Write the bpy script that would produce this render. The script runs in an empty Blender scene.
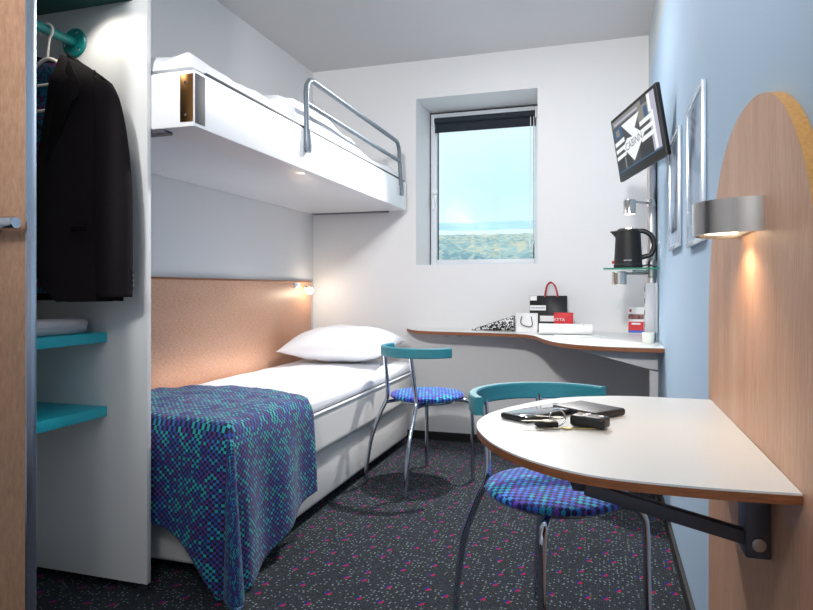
import bpy, bmesh, math, random
from mathutils import Vector, Matrix, noise

random.seed(7)
SC = bpy.context.scene
COL = SC.collection
PI = math.pi
R = math.radians

# ------------------------------------------------------------------ camera
CAM_H, TH, FPX, VH = 1.02, R(17.25), 635.0, 289.0
cd = bpy.data.cameras.new('camera')
cam = bpy.data.objects.new('camera', cd)
COL.objects.link(cam)
cam.location = (0, 0, CAM_H)
cam.rotation_euler = (R(90), 0, TH)
cd.sensor_fit = 'HORIZONTAL'
cd.sensor_width = 36.0
cd.lens = FPX / 813.0 * 36.0
cd.shift_y = -(305.0 - VH) / 813.0
cd.clip_start = 0.02
cd.clip_end = 5000
SC.camera = cam

# ------------------------------------------------------------------ view, world
SC.view_settings.view_transform = 'Standard'
SC.view_settings.look = 'None'
SC.view_settings.gamma = 1.0
SC.view_settings.use_curve_mapping = False
SC.view_settings.exposure = 0.14

wd = bpy.data.worlds.new('sky')
SC.world = wd
wd.use_nodes = True
wn, wl = wd.node_tree.nodes, wd.node_tree.links
wn.clear()
w_out = wn.new('ShaderNodeOutputWorld')
w_bg = wn.new('ShaderNodeBackground')
w_tc = wn.new('ShaderNodeTexCoord')
w_sep = wn.new('ShaderNodeSeparateXYZ')
w_rmp = wn.new('ShaderNodeValToRGB')
w_noi = wn.new('ShaderNodeTexNoise')
w_mix = wn.new('ShaderNodeMix')
w_mix.data_type = 'RGBA'
w_noi.inputs['Scale'].default_value = 3.0
w_noi.inputs['Detail'].default_value = 4.0
wl.new(w_tc.outputs['Generated'], w_sep.inputs[0])
wl.new(w_tc.outputs['Generated'], w_noi.inputs['Vector'])
wl.new(w_sep.outputs['Z'], w_rmp.inputs[0])
el = w_rmp.color_ramp.elements
el[0].position = 0.07
el[0].color = (0.66, 0.86, 0.93, 1)
el[1].position = 0.34
el[1].color = (0.80, 0.91, 0.95, 1)
e = el.new(0.16)
e.color = (0.55, 0.84, 0.93, 1)
w_rmp2 = wn.new('ShaderNodeValToRGB')
w_rmp2.color_ramp.elements[0].position = 0.45
w_rmp2.color_ramp.elements[1].position = 0.75
w_rmp2.color_ramp.elements[1].color = (0.4, 0.4, 0.4, 1)
wl.new(w_noi.outputs['Fac'], w_rmp2.inputs[0])
wl.new(w_rmp2.outputs[0], w_mix.inputs[0])
wl.new(w_rmp.outputs[0], w_mix.inputs[6])
w_mix.inputs[7].default_value = (0.85, 0.92, 0.95, 1)
wl.new(w_mix.outputs[2], w_bg.inputs['Color'])
w_bg.inputs['Strength'].default_value = 1.12
wl.new(w_bg.outputs[0], w_out.inputs['Surface'])


def light(name, kind, loc, power, color=(1, 1, 1), size=0.1, rot=(0, 0, 0), **kw):
    ld = bpy.data.lights.new(name, kind)
    ld.energy = power
    ld.color = color
    if kind == 'AREA':
        ld.shape = 'DISK'
        ld.size = size
    else:
        ld.shadow_soft_size = size
    for k, v in kw.items():
        setattr(ld, k, v)
    o = bpy.data.objects.new(name, ld)
    o.location = loc
    o.rotation_euler = rot
    COL.objects.link(o)
    return o


sun = light('sun', 'SUN', (0, 0, 40), 2.2, (1, 0.95, 0.88), 0.02, (R(52), 0, R(-20)))
light('ceiling_lamp_light', 'AREA', (-0.45, 2.98, 2.535), 13, (1, 0.97, 0.95), 0.12)
light('window_end_spot_light', 'SPOT', (-0.58, 3.88, 2.45), 210, (1, 0.97, 0.95), 0.035, (R(-35), R(10), 0), spot_size=R(80), spot_blend=0.55)
light('entry_fill_light', 'POINT', (-0.35, -0.30, 2.25), 26, (1, 0.975, 0.95), 0.10)  # unseen fill at the entry end, added for ambient light
light('added_back_wall_spot', 'SPOT', (-0.35, -0.95, 2.30), 280, (1, 0.98, 0.96), 0.10, (R(82), 0, R(5)), spot_size=R(64), spot_blend=0.85)  # unseen spot behind the camera, added to brighten the back wall

# ------------------------------------------------------------------ helpers
XL, XR, XP, YB, YF, ZC = -2.0, 0.265, 0.245, 4.17, -1.3, 2.58


def at(u, v, Y):
    """a point of the photograph at depth Y into the room"""
    c, s = math.cos(TH), math.sin(TH)
    x = (u - 406.5) / FPX
    d = Vector((x * c - s, x * s + c, (VH - v) / FPX))
    d *= Y / d.y
    return d + Vector((0, 0, CAM_H))


def hexc(h):
    h = h.lstrip('#')
    out = []
    for i in (0, 2, 4):
        c = int(h[i:i + 2], 16) / 255
        out.append(c / 12.92 if c <= 0.04045 else ((c + 0.055) / 1.055) ** 2.4)
    return (*out, 1)


def mat(name, color, rough=0.5, metal=0.0, bump=0.0, bscale=80, var=0.0, vscale=6, stretch=None, emit=0.0,
        spec=None, aniso=0.0, sheen=0.0, coat=0.0):
    m = bpy.data.materials.new(name)
    m.use_nodes = True
    n, l = m.node_tree.nodes, m.node_tree.links
    b = n['Principled BSDF']
    c = hexc(color) if isinstance(color, str) else color
    b.inputs['Base Color'].default_value = c
    b.inputs['Roughness'].default_value = rough
    b.inputs['Metallic'].default_value = metal
    if spec is not None:
        b.inputs['Specular IOR Level'].default_value = spec
    if sheen:
        b.inputs['Sheen Weight'].default_value = sheen
    if coat:
        b.inputs['Coat Weight'].default_value = coat
    if emit:
        b.inputs['Emission Color'].default_value = c
        b.inputs['Emission Strength'].default_value = emit
    tc = n.new('ShaderNodeTexCoord')
    mp = n.new('ShaderNodeMapping')
    l.new(tc.outputs['Object'], mp.inputs[0])
    if stretch:
        mp.inputs['Scale'].default_value = stretch
    if var:
        nz = n.new('ShaderNodeTexNoise')
        nz.inputs['Scale'].default_value = vscale
        nz.inputs['Detail'].default_value = 5
        l.new(mp.outputs[0], nz.inputs['Vector'])
        mx = n.new('ShaderNodeMix')
        mx.data_type = 'RGBA'
        mr = n.new('ShaderNodeMapRange')
        mr.inputs['From Min'].default_value = 0.3
        mr.inputs['From Max'].default_value = 0.7
        l.new(nz.outputs['Fac'], mr.inputs['Value'])
        l.new(mr.outputs[0], mx.inputs[0])
        mx.inputs[6].default_value = tuple(x * (1 - var) for x in c[:3]) + (1,)
        mx.inputs[7].default_value = tuple(min(1, x * (1 + var)) for x in c[:3]) + (1,)
        l.new(mx.outputs[2], b.inputs['Base Color'])
    if bump:
        nb = n.new('ShaderNodeTexNoise')
        nb.inputs['Scale'].default_value = bscale
        nb.inputs['Detail'].default_value = 4
        l.new(mp.outputs[0], nb.inputs['Vector'])
        bp = n.new('ShaderNodeBump')
        bp.inputs['Strength'].default_value = bump
        bp.inputs['Distance'].default_value = 0.01
        l.new(nb.outputs['Fac'], bp.inputs['Height'])
        l.new(bp.outputs[0], b.inputs['Normal'])
    return m


def mesh_obj(name, bm, m, parent=None, smooth=35, recalc=True):
    if recalc:
        bmesh.ops.recalc_face_normals(bm, faces=bm.faces[:])
    me = bpy.data.meshes.new(name)
    bm.to_mesh(me)
    bm.free()
    for mm in (m if isinstance(m, (list, tuple)) else [m]):
        me.materials.append(mm)
    if smooth:
        me.shade_smooth()
        me.set_sharp_from_angle(angle=R(smooth))
    o = bpy.data.objects.new(name, me)
    COL.objects.link(o)
    if parent:
        o.parent = parent
    return o


def tag(o, label, cat, group=None, kind=None):
    o['label'] = label
    o['category'] = cat
    if group:
        o['group'] = group
    if kind:
        o['kind'] = kind
    return o


def empty(name, label, cat, loc=(0, 0, 0), rz=0, group=None):
    o = bpy.data.objects.new(name, None)
    COL.objects.link(o)
    o.empty_display_size = 0.05
    o.location = loc
    o.rotation_euler = (0, 0, rz)
    return tag(o, label, cat, group)


def struct(name, bm, m, label=None, smooth=0, parent=None):
    o = mesh_obj(name, bm, m, parent, smooth)
    if parent is None:
        o['kind'] = 'structure'
        if label:
            o['label'] = label
    return o


def box(bm, lo, hi, bev=0.0, seg=2, mi=0):
    lo, hi = Vector(lo), Vector(hi)
    t = bmesh.new()
    bmesh.ops.create_cube(t, size=1)
    for v in t.verts:
        v.co = Vector(((lo[i] + hi[i]) / 2 + v.co[i] * (hi[i] - lo[i]) for i in range(3)))
    if bev:
        bmesh.ops.bevel(t, geom=t.edges[:], offset=bev, segments=seg, profile=0.5, affect='EDGES')
    merge(bm, t, mi)
    return bm


def merge(bm, t, mi=None, M=None):
    vm = {}
    for v in t.verts:
        vm[v] = bm.verts.new(M @ v.co if M else v.co)
    for f in t.faces:
        try:
            nf = bm.faces.new([vm[v] for v in f.verts])
            nf.material_index = f.material_index if mi is None else mi
        except ValueError:
            pass
    t.free()


def B(lo, hi, bev=0.0, seg=2):
    return box(bmesh.new(), lo, hi, bev, seg)


def catmull(pts, n=8, closed=False):
    P = [Vector(p) for p in pts]
    out = []
    N = len(P)
    for i in range(N if closed else N - 1):
        if closed:
            a, b, c, d = P[(i - 1) % N], P[i], P[(i + 1) % N], P[(i + 2) % N]
        else:
            a, b, c, d = P[max(i - 1, 0)], P[i], P[i + 1], P[min(i + 2, N - 1)]
        for k in range(n):
            t = k / n
            out.append(0.5 * ((2 * b) + (c - a) * t + (2 * a - 5 * b + 4 * c - d) * t * t + (3 * b - a - 3 * c + d) * t ** 3))
    if not closed:
        out.append(P[-1])
    return out


def tube(bm, pts, r, seg=12, mi=0, closed=False, caps=True):
    pts = [Vector(p) for p in pts]
    rr = r if isinstance(r, (list, tuple)) else [r] * len(pts)
    rings = []
    up = None
    N = len(pts)
    for i, p in enumerate(pts):
        if closed:
            d = pts[(i + 1) % N] - pts[(i - 1) % N]
        else:
            d = pts[min(i + 1, N - 1)] - pts[max(i - 1, 0)]
        d.normalize()
        if up is None:
            up = Vector((0, 0, 1)) if abs(d.z) < 0.9 else Vector((1, 0, 0))
        x = up.cross(d)
        if x.length < 1e-5:
            x = Vector((1, 0, 0)).cross(d)
        x.normalize()
        y = d.cross(x)
        up = y
        rings.append([bm.verts.new(p + (x * math.cos(2 * PI * k / seg) + y * math.sin(2 * PI * k / seg)) * rr[i]) for k in range(seg)])
    for i in range(N if closed else N - 1):
        a, b = rings[i], rings[(i + 1) % N]
        for k in range(seg):
            f = bm.faces.new((a[k], a[(k + 1) % seg], b[(k + 1) % seg], b[k]))
            f.material_index = mi
    if caps and not closed:
        f = bm.faces.new(rings[0][::-1]); f.material_index = mi
        f = bm.faces.new(rings[-1]); f.material_index = mi
    return bm


def T(pts, r, seg=12, **k):
    return tube(bmesh.new(), pts, r, seg, **k)


def lathe(bm, prof, seg=32, c=(0, 0, 0), M=None, mi=0):
    c = Vector(c)
    rings = []
    for (r, z) in prof:
        if r < 1e-6:
            p = Vector((0, 0, z))
            rings.append([bm.verts.new((M @ p if M else p) + c)])
        else:
            ring = []
            for k in range(seg):
                p = Vector((r * math.cos(2 * PI * k / seg), r * math.sin(2 * PI * k / seg), z))
                ring.append(bm.verts.new((M @ p if M else p) + c))
            rings.append(ring)
    for a, b in zip(rings, rings[1:]):
        for k in range(seg):
            q = (k + 1) % seg
            if len(a) == 1 and len(b) == 1:
                continue
            if len(a) == 1:
                f = bm.faces.new((a[0], b[q], b[k]))
            elif len(b) == 1:
                f = bm.faces.new((a[k], a[q], b[0]))
            else:
                f = bm.faces.new((a[k], a[q], b[q], b[k]))
            f.material_index = mi
    return bm


def prism(bm, poly, h0, h1, axis='z', mi=0, mi_side=None, bev=0.0):
    """polygon extruded along an axis; axis x: poly=(y,z); y: (x,z); z: (x,y)"""
    def P(a, b, h):
        return {'z': (a, b, h), 'x': (h, a, b), 'y': (a, h, b)}[axis]
    t = bmesh.new()
    lo = [t.verts.new(P(a, b, h0)) for a, b in poly]
    hi = [t.verts.new(P(a, b, h1)) for a, b in poly]
    f0 = t.faces.new(lo[::-1]); f0.material_index = mi
    f1 = t.faces.new(hi); f1.material_index = mi
    N = len(poly)
    for i in range(N):
        f = t.faces.new((lo[i], lo[(i + 1) % N], hi[(i + 1) % N], hi[i]))
        f.material_index = mi if mi_side is None else mi_side
    if bev:
        es = [e for e in t.edges if len(e.link_faces) == 2 and (f0 in e.link_faces or f1 in e.link_faces)]
        bmesh.ops.bevel(t, geom=es, offset=bev, segments=2, profile=0.5, affect='EDGES')
    bmesh.ops.recalc_face_normals(t, faces=t.faces[:])
    merge(bm, t)
    return bm


def grid(bm, fn, nu, nv, uv=None, mi=0, closed_u=False):
    vs = [[bm.verts.new(fn(i / nu, j / nv)) for j in range(nv + 1)] for i in range(nu + (0 if closed_u else 1))]
    lay = bm.loops.layers.uv.verify() if uv else None
    L = len(vs)
    for i in range(nu):
        for j in range(nv):
            ii = (i + 1) % L
            f = bm.faces.new((vs[i][j], vs[ii][j], vs[ii][j + 1], vs[i][j + 1]))
            f.material_index = mi
            if uv:
                for lp, (a, b) in zip(f.loops, ((i, j), (i + 1, j), (i + 1, j + 1), (i, j + 1))):
                    lp[lay].uv = uv(a / nu, b / nv)
    return bm


def solidify(o, t, offset=-1):
    md = o.modifiers.new('thickness', 'SOLIDIFY')
    md.thickness = t
    md.offset = offset
    return o


def text_into(bm, s, size, M, mi=0, extrude=0.0):
    cu = bpy.data.curves.new('lettering', 'FONT')
    cu.body = s
    cu.size = size
    cu.align_x = 'CENTER'
    cu.align_y = 'CENTER'
    cu.extrude = extrude
    ob = bpy.data.objects.new('lettering', cu)
    COL.objects.link(ob)
    dg = bpy.context.evaluated_depsgraph_get()
    me = bpy.data.meshes.new_from_object(ob.evaluated_get(dg))
    t = bmesh.new()
    t.from_mesh(me)
    bpy.data.objects.remove(ob)
    bpy.data.curves.remove(cu)
    bpy.data.meshes.remove(me)
    merge(bm, t, mi, M)


def fbm(p, sc=1.0, oct=3):
    return noise.fractal(Vector(p) * sc, 1.0, 2.0, oct)


def pillowbox(lo, hi, r, nx, ny, nz, f=None):
    t = bmesh.new()
    lo, hi = Vector(lo), Vector(hi)
    bmesh.ops.create_cube(t, size=1)
    bmesh.ops.subdivide_edges(t, edges=t.edges[:], cuts=nx, use_grid_fill=True)
    c, h = (lo + hi) / 2, (hi - lo) / 2
    for v in t.verts:
        q = Vector((v.co.x * 2 * h.x, v.co.y * 2 * h.y, v.co.z * 2 * h.z))
        inner = Vector((max(-h.x + r, min(h.x - r, q.x)), max(-h.y + r, min(h.y - r, q.y)), max(-h.z + r, min(h.z - r, q.z))))
        d = q - inner
        if d.length > 1e-6:
            # spread the rounding
            q = inner + d.normalized() * min(r, d.length)
        v.co = c + q
        if f:
            v.co = f(v.co.copy())
    return t


# ------------------------------------------------------------------ materials
M_wall = mat('white_paint', '#e5e5e6', 0.75, bump=0.03, bscale=220)
M_ceil = mat('ceiling_paint', '#dad8d8', 0.85, bump=0.03, bscale=200)
M_white = mat('white_lacquer', '#e9ebee', 0.32)
M_bunk = mat('white_gloss_laminate', '#eceef2', 0.32, coat=0.15)
M_panel = mat('white_panel', '#d8dadb', 0.45)
M_turq = mat('turquoise_lacquer', '#10b4c4', 0.42)
M_dturq = mat('dark_teal_board', '#0d4a48', 0.6)
M_rail = mat('teal_metal', '#1a8c8a', 0.35)
M_back = mat('teal_stained_wood', '#2f8391', 0.45, var=0.10, vscale=14, stretch=(1, 1, 6))
M_chrome = mat('chrome', '#c6ccd6', 0.10, 1.0)
M_steel = mat('brushed_steel', '#d2cdc8', 0.22, 1.0, bump=0.03, bscale=60, stretch=(30, 30, 0.6))
M_alu = mat('aluminium', '#bcc6d2', 0.25, 1.0)
M_pole = mat('satin_pole', '#d0cccc', 0.36, 0.85)
M_railgrey = mat('grey_enamel_tube', '#74808a', 0.35, 0.3)
M_dark = mat('black_plastic', '#141416', 0.38)
M_darkm = mat('matt_black_plastic', '#101012', 0.55)
M_rubber = mat('dark_rubber', '#3d4248', 0.6)
M_brace = mat('grey_steel_bracket', '#5d5c66', 0.45, 0.4)
M_grey = mat('grey_paint', '#cac9cc', 0.5)
M_lam = mat('white_laminate', '#d9dcdb', 0.30, bump=0.01, bscale=400)
M_edge = mat('brown_edge', '#8a5330', 0.5, var=0.25, vscale=40, stretch=(1, 1, 10))
M_base = mat('baseboard_black', '#1b1a1a', 0.6)
M_sheet = mat('white_linen', '#eef0f5', 0.85, bump=0.05, bscale=500, sheen=0.2)
M_pillow = mat('pillow_cotton', '#eceef3', 0.85, bump=0.05, bscale=500, sheen=0.2)
M_divan = mat('off_white_upholstery', '#dddcda', 0.9, bump=0.15, bscale=350)
M_brass = mat('brass_plate', '#a87b4c', 0.28, 1.0)
M_frame = mat('silver_frame', '#dfe6ee', 0.25, 0.8)
M_mount = mat('frame_mount', '#c9d6e4', 0.6)
M_jacket = mat('charcoal_wool', '#1e1a1d', 0.95, bump=0.25, bscale=500, var=0.2, vscale=300, spec=0.1)
M_lapel = mat('lapel_wool', '#141113', 0.95, bump=0.2, bscale=500, spec=0.1)
M_towel = mat('white_terry', '#e6e4ea', 1.0, bump=0.9, bscale=260, sheen=0.3)
M_paper = mat('white_paper', '#efefef', 0.6)
M_black = mat('black_paper', '#232326', 0.5)
M_red = mat('red_card', '#d3202a', 0.5)
M_redcord = mat('red_cord', '#b2313c', 0.6)
M_blackcord = mat('black_cord', '#1b1b1d', 0.6)
M_blue = mat('blue_print', '#2f57b5', 0.5)
M_leather = mat('black_leather', '#1a1b1f', 0.42, bump=0.12, bscale=300)
M_kraft = mat('tan_leather', '#b58a58', 0.6)
M_keym = mat('nickel', '#c3bda9', 0.25, 1.0)
M_brasskey = mat('brass_key', '#d8c48a', 0.3, 1.0)
M_hanger = mat('hanger_white', '#e4e0d8', 0.4)
M_cable = mat('black_cable', '#17171a', 0.5)
M_winframe = mat('window_white', '#dfe4ea', 0.4)
M_gasket = mat('window_gasket', '#26282c', 0.6)
M_blind = mat('navy_blind', '#1d2630', 0.8)
M_cream = mat('cream_wax', '#efefe6', 0.4)
M_bulb = mat('lit_bulb', (1.0, 0.82, 0.55, 1), 0.4, emit=14)
M_lampglow = mat('lit_lamp_glass', (1.0, 0.85, 0.62, 1), 0.4, emit=5)
M_spotglow = mat('lit_spot', (1.0, 0.95, 0.85, 1), 0.4, emit=8)
M_ink = mat('grey_ink', '#8d94a4', 0.6)


def wood(name, c1, c2, scale=(1, 1, 1), rough=0.45, fine=90.0, speck=0.5, coat=0.0):
    m = bpy.data.materials.new(name)
    m.use_nodes = True
    n, l = m.node_tree.nodes, m.node_tree.links
    b = n['Principled BSDF']
    b.inputs['Roughness'].default_value = rough
    b.inputs['Coat Weight'].default_value = coat
    tc = n.new('ShaderNodeTexCoord')
    mp = n.new('ShaderNodeMapping')
    mp.inputs['Scale'].default_value = scale
    l.new(tc.outputs['Object'], mp.inputs[0])
    a = n.new('ShaderNodeTexNoise')
    a.inputs['Scale'].default_value = fine
    a.inputs['Detail'].default_value = 6
    a.inputs['Roughness'].default_value = 0.7
    l.new(mp.outputs[0], a.inputs['Vector'])
    c = n.new('ShaderNodeTexNoise')
    c.inputs['Scale'].default_value = 3.0
    c.inputs['Detail'].default_value = 3
    l.new(mp.outputs[0], c.inputs['Vector'])
    mx = n.new('ShaderNodeMix')
    mx.inputs[0].default_value = speck
    l.new(c.outputs['Fac'], mx.inputs[2])
    l.new(a.outputs['Fac'], mx.inputs[3])
    rp = n.new('ShaderNodeValToRGB')
    rp.color_ramp.elements[0].position = 0.32
    rp.color_ramp.elements[0].color = hexc(c1)
    rp.color_ramp.elements[1].position = 0.66
    rp.color_ramp.elements[1].color = hexc(c2)
    l.new(mx.outputs[0], rp.inputs[0])
    l.new(rp.outputs[0], b.inputs['Base Color'])
    bp = n.new('ShaderNodeBump')
    bp.inputs['Strength'].default_value = 0.06
    bp.inputs['Distance'].default_value = 0.005
    l.new(a.outputs['Fac'], bp.inputs['Height'])
    l.new(bp.outputs[0], b.inputs['Normal'])
    return m


M_headwood = wood('beech_veneer', '#c48b6c', '#ecbd9f', (1, 0.45, 1.6), fine=110, speck=0.75)
M_boardwood = wood('beech_board', '#bd8866', '#e0b597', (1, 4, 0.35), fine=60, speck=0.6, rough=0.5)
M_boardedge = wood('board_edge', '#b98544', '#d6a562', (1, 1, 1), fine=160, speck=0.8)
M_doorwood = wood('door_veneer', '#8c6750', '#b28d72', (1, 1, 0.3), fine=120, speck=0.7, rough=0.4)


def wall_blue():
    m = bpy.data.materials.new('blue_wall_paint')
    m.use_nodes = True
    n, l = m.node_tree.nodes, m.node_tree.links
    b = n['Principled BSDF']
    b.inputs['Roughness'].default_value = 0.7
    tc = n.new('ShaderNodeTexCoord')
    sp = n.new('ShaderNodeSeparateXYZ')
    l.new(tc.outputs['Object'], sp.inputs[0])
    g1 = n.new('ShaderNodeMath'); g1.operation = 'LESS_THAN'; g1.inputs[1].default_value = 4.05
    g2 = n.new('ShaderNodeMath'); g2.operation = 'LESS_THAN'; g2.inputs[1].default_value = 2.30
    l.new(sp.outputs['Y'], g1.inputs[0])
    l.new(sp.outputs['Z'], g2.inputs[0])
    mu = n.new('ShaderNodeMath'); mu.operation = 'MULTIPLY'
    l.new(g1.outputs[0], mu.inputs[0]); l.new(g2.outputs[0], mu.inputs[1])
    mx = n.new('ShaderNodeMix'); mx.data_type = 'RGBA'
    l.new(mu.outputs[0], mx.inputs[0])
    mx.inputs[6].default_value = hexc('#c9d3d8')
    mx.inputs[7].default_value = hexc('#b2cde5')
    l.new(mx.outputs[2], b.inputs['Base Color'])
    nb = n.new('ShaderNodeTexNoise'); nb.inputs['Scale'].default_value = 200
    l.new(tc.outputs['Object'], nb.inputs['Vector'])
    bp = n.new('ShaderNodeBump'); bp.inputs['Strength'].default_value = 0.04; bp.inputs['Distance'].default_value = 0.01
    l.new(nb.outputs['Fac'], bp.inputs['Height']); l.new(bp.outputs[0], b.inputs['Normal'])
    return m


def carpet():
    m = bpy.data.materials.new('speckled_carpet')
    m.use_nodes = True
    n, l = m.node_tree.nodes, m.node_tree.links
    b = n['Principled BSDF']
    b.inputs['Roughness'].default_value = 0.95
    b.inputs['Specular IOR Level'].default_value = 0.15
    tc = n.new('ShaderNodeTexCoord')

    def math_(op, a, bb=None):
        q = n.new('ShaderNodeMath'); q.operation = op
        for i, x in enumerate((a, bb)):
            if x is None:
                continue
            if isinstance(x, (int, float)):
                q.inputs[i].default_value = x
            else:
                l.new(x, q.inputs[i])
        return q.outputs[0]

    def mixc(f, a, bb):
        q = n.new('ShaderNodeMix'); q.data_type = 'RGBA'
        l.new(f, q.inputs[0])
        for i, x in ((6, a), (7, bb)):
            if isinstance(x, tuple):
                q.inputs[i].default_value = x
            else:
                l.new(x, q.inputs[i])
        return q.outputs[2]
    # ground
    nz = n.new('ShaderNodeTexNoise'); nz.inputs['Scale'].default_value = 420; nz.inputs['Detail'].default_value = 2
    l.new(tc.outputs['Object'], nz.inputs['Vector'])
    base = mixc(nz.outputs['Fac'], hexc('#17191d'), hexc('#3b4047'))
    # pale specks
    col = base
    for sc, thr, keep, cc in ((66, 0.22, 0.36, '#78868a'), (125, 0.22, 0.5, '#525d60')):
        v = n.new('ShaderNodeTexVoronoi'); v.voronoi_dimensions = '2D'; v.inputs['Scale'].default_value = sc
        l.new(tc.outputs['Object'], v.inputs['Vector'])
        sp = n.new('ShaderNodeSeparateColor'); l.new(v.outputs['Color'], sp.inputs[0])
        f = math_('MULTIPLY', math_('LESS_THAN', v.outputs['Distance'], thr), math_('LESS_THAN', sp.outputs[0], keep))
        col = mixc(f, col, hexc(cc))
    # red and blue tufts
    v = n.new('ShaderNodeTexVoronoi'); v.voronoi_dimensions = '2D'; v.inputs['Scale'].default_value = 9.8
    v.inputs['Randomness'].default_value = 0.55
    l.new(tc.outputs['Object'], v.inputs['Vector'])
    d = n.new('ShaderNodeVectorMath'); d.operation = 'SUBTRACT'
    l.new(tc.outputs['Object'], d.inputs[0]); l.new(v.outputs['Position'], d.inputs[1])
    ds = n.new('ShaderNodeSeparateXYZ'); l.new(d.outputs[0], ds.inputs[0])
    side = math_('GREATER_THAN', math_('ADD', ds.outputs[0], math_('MULTIPLY', ds.outputs[1], -0.6)), 0.0)
    near = math_('LESS_THAN', v.outputs['Distance'], 0.115)
    tuft = mixc(side, hexc('#232f74'), hexc('#9c2144'))
    col = mixc(near, col, tuft)
    l.new(col, b.inputs['Base Color'])
    bp = n.new('ShaderNodeBump'); bp.inputs['Strength'].default_value = 0.5; bp.inputs['Distance'].default_value = 0.004
    l.new(nz.outputs['Fac'], bp.inputs['Height']); l.new(bp.outputs[0], b.inputs['Normal'])
    return m


def check_cloth(name, cell, cols, dark, use_uv=True, rough=0.8):
    m = bpy.data.materials.new(name)
    m.use_nodes = True
    n, l = m.node_tree.nodes, m.node_tree.links
    b = n['Principled BSDF']
    b.inputs['Roughness'].default_value = rough
    b.inputs['Sheen Weight'].default_value = 0.15
    tc = n.new('ShaderNodeTexCoord')
    sc = n.new('ShaderNodeVectorMath'); sc.operation = 'SCALE'; sc.inputs['Scale'].default_value = 1.0 / cell
    l.new(tc.outputs['UV' if use_uv else 'Object'], sc.inputs[0])
    fl = n.new('ShaderNodeVectorMath'); fl.operation = 'FLOOR'
    l.new(sc.outputs[0], fl.inputs[0])
    fs = n.new('ShaderNodeSeparateXYZ'); l.new(fl.outputs[0], fs.inputs[0])
    ad = n.new('ShaderNodeMath'); ad.operation = 'ADD'
    l.new(fs.outputs[0], ad.inputs[0]); l.new(fs.outputs[1], ad.inputs[1])
    mo = n.new('ShaderNodeMath'); mo.operation = 'FLOORED_MODULO'; mo.inputs[1].default_value = 2.0
    l.new(ad.outputs[0], mo.inputs[0])
    cmbo = n.new('ShaderNodeCombineXYZ'); l.new(fs.outputs[0], cmbo.inputs[0]); l.new(fs.outputs[1], cmbo.inputs[1])
    wn_ = n.new('ShaderNodeTexWhiteNoise'); wn_.noise_dimensions = '3D'; l.new(cmbo.outputs[0], wn_.inputs['Vector'])
    nz = n.new('ShaderNodeTexNoise'); nz.inputs['Scale'].default_value = 0.11; nz.inputs['Detail'].default_value = 1
    l.new(cmbo.outputs[0], nz.inputs['Vector'])
    mr = n.new('ShaderNodeMapRange'); mr.inputs['From Min'].default_value = 0.3; mr.inputs['From Max'].default_value = 0.7
    l.new(nz.outputs['Fac'], mr.inputs['Value'])
    mxv = n.new('ShaderNodeMix'); mxv.inputs[0].default_value = 0.45
    l.new(mr.outputs[0], mxv.inputs[2]); l.new(wn_.outputs['Value'], mxv.inputs[3])
    rp = n.new('ShaderNodeValToRGB'); rp.color_ramp.interpolation = 'CONSTANT'
    els = rp.color_ramp.elements
    els[0].position = 0.0; els[0].color = hexc(cols[0])
    els[1].position = 0.99; els[1].color = hexc(cols[-1])
    k = len(cols)
    for i, c in enumerate(cols[1:], 1):
        q = els.new(0.2 + 0.6 * i / k); q.color = hexc(c)
    l.new(mxv.outputs[0], rp.inputs[0])
    mx = n.new('ShaderNodeMix'); mx.data_type = 'RGBA'
    l.new(mo.outputs[0], mx.inputs[0])
    mx.inputs[6].default_value = hexc(dark)
    l.new(rp.outputs[0], mx.inputs[7])
    l.new(mx.outputs[2], b.inputs['Base Color'])
    nb = n.new('ShaderNodeTexNoise'); nb.inputs['Scale'].default_value = 600
    l.new(tc.outputs['Object'], nb.inputs['Vector'])
    bp = n.new('ShaderNodeBump'); bp.inputs['Strength'].default_value = 0.2; bp.inputs['Distance'].default_value = 0.003
    l.new(nb.outputs['Fac'], bp.inputs['Height']); l.new(bp.outputs[0], b.inputs['Normal'])
    return m


def glass_mat(name, tint=(1, 1, 1, 1), gloss=0.06):
    m = bpy.data.materials.new(name)
    m.use_nodes = True
    n, l = m.node_tree.nodes, m.node_tree.links
    n.clear()
    out = n.new('ShaderNodeOutputMaterial')
    tr = n.new('ShaderNodeBsdfTransparent'); tr.inputs[0].default_value = tint
    gl = n.new('ShaderNodeBsdfGlossy'); gl.inputs['Roughness'].default_value = 0.02
    mx = n.new('ShaderNodeMixShader'); mx.inputs[0].default_value = gloss
    l.new(tr.outputs[0], mx.inputs[1]); l.new(gl.outputs[0], mx.inputs[2])
    l.new(mx.outputs[0], out.inputs[0])
    return m


M_bluewall = wall_blue()
M_carpet = carpet()
M_blanket = check_cloth('woven_check_blanket', 0.0098, ['#17a6b2', '#234e9e', '#1f3c90', '#1b88b0', '#4f3488', '#3a2f86', '#2462ae', '#169ea8'], '#090826')
M_seat = check_cloth('woven_check_seat', 0.0125, ['#1f9fd0', '#2a7be0', '#3558d8', '#6a46c4', '#3a6ae0', '#2a96ee', '#21b8d8'], '#14186a', use_uv=False)
M_glass = glass_mat('clear_glass', (1, 1, 1, 1), 0.03)
M_shelfglass = glass_mat('green_tinted_glass', (0.80, 0.93, 0.87, 1), 0.10)
M_glassedge = mat('green_glass_edge', '#3f8f78', 0.1)
M_picglass = glass_mat('picture_glass', (0.96, 0.98, 1, 1), 0.07)


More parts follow.
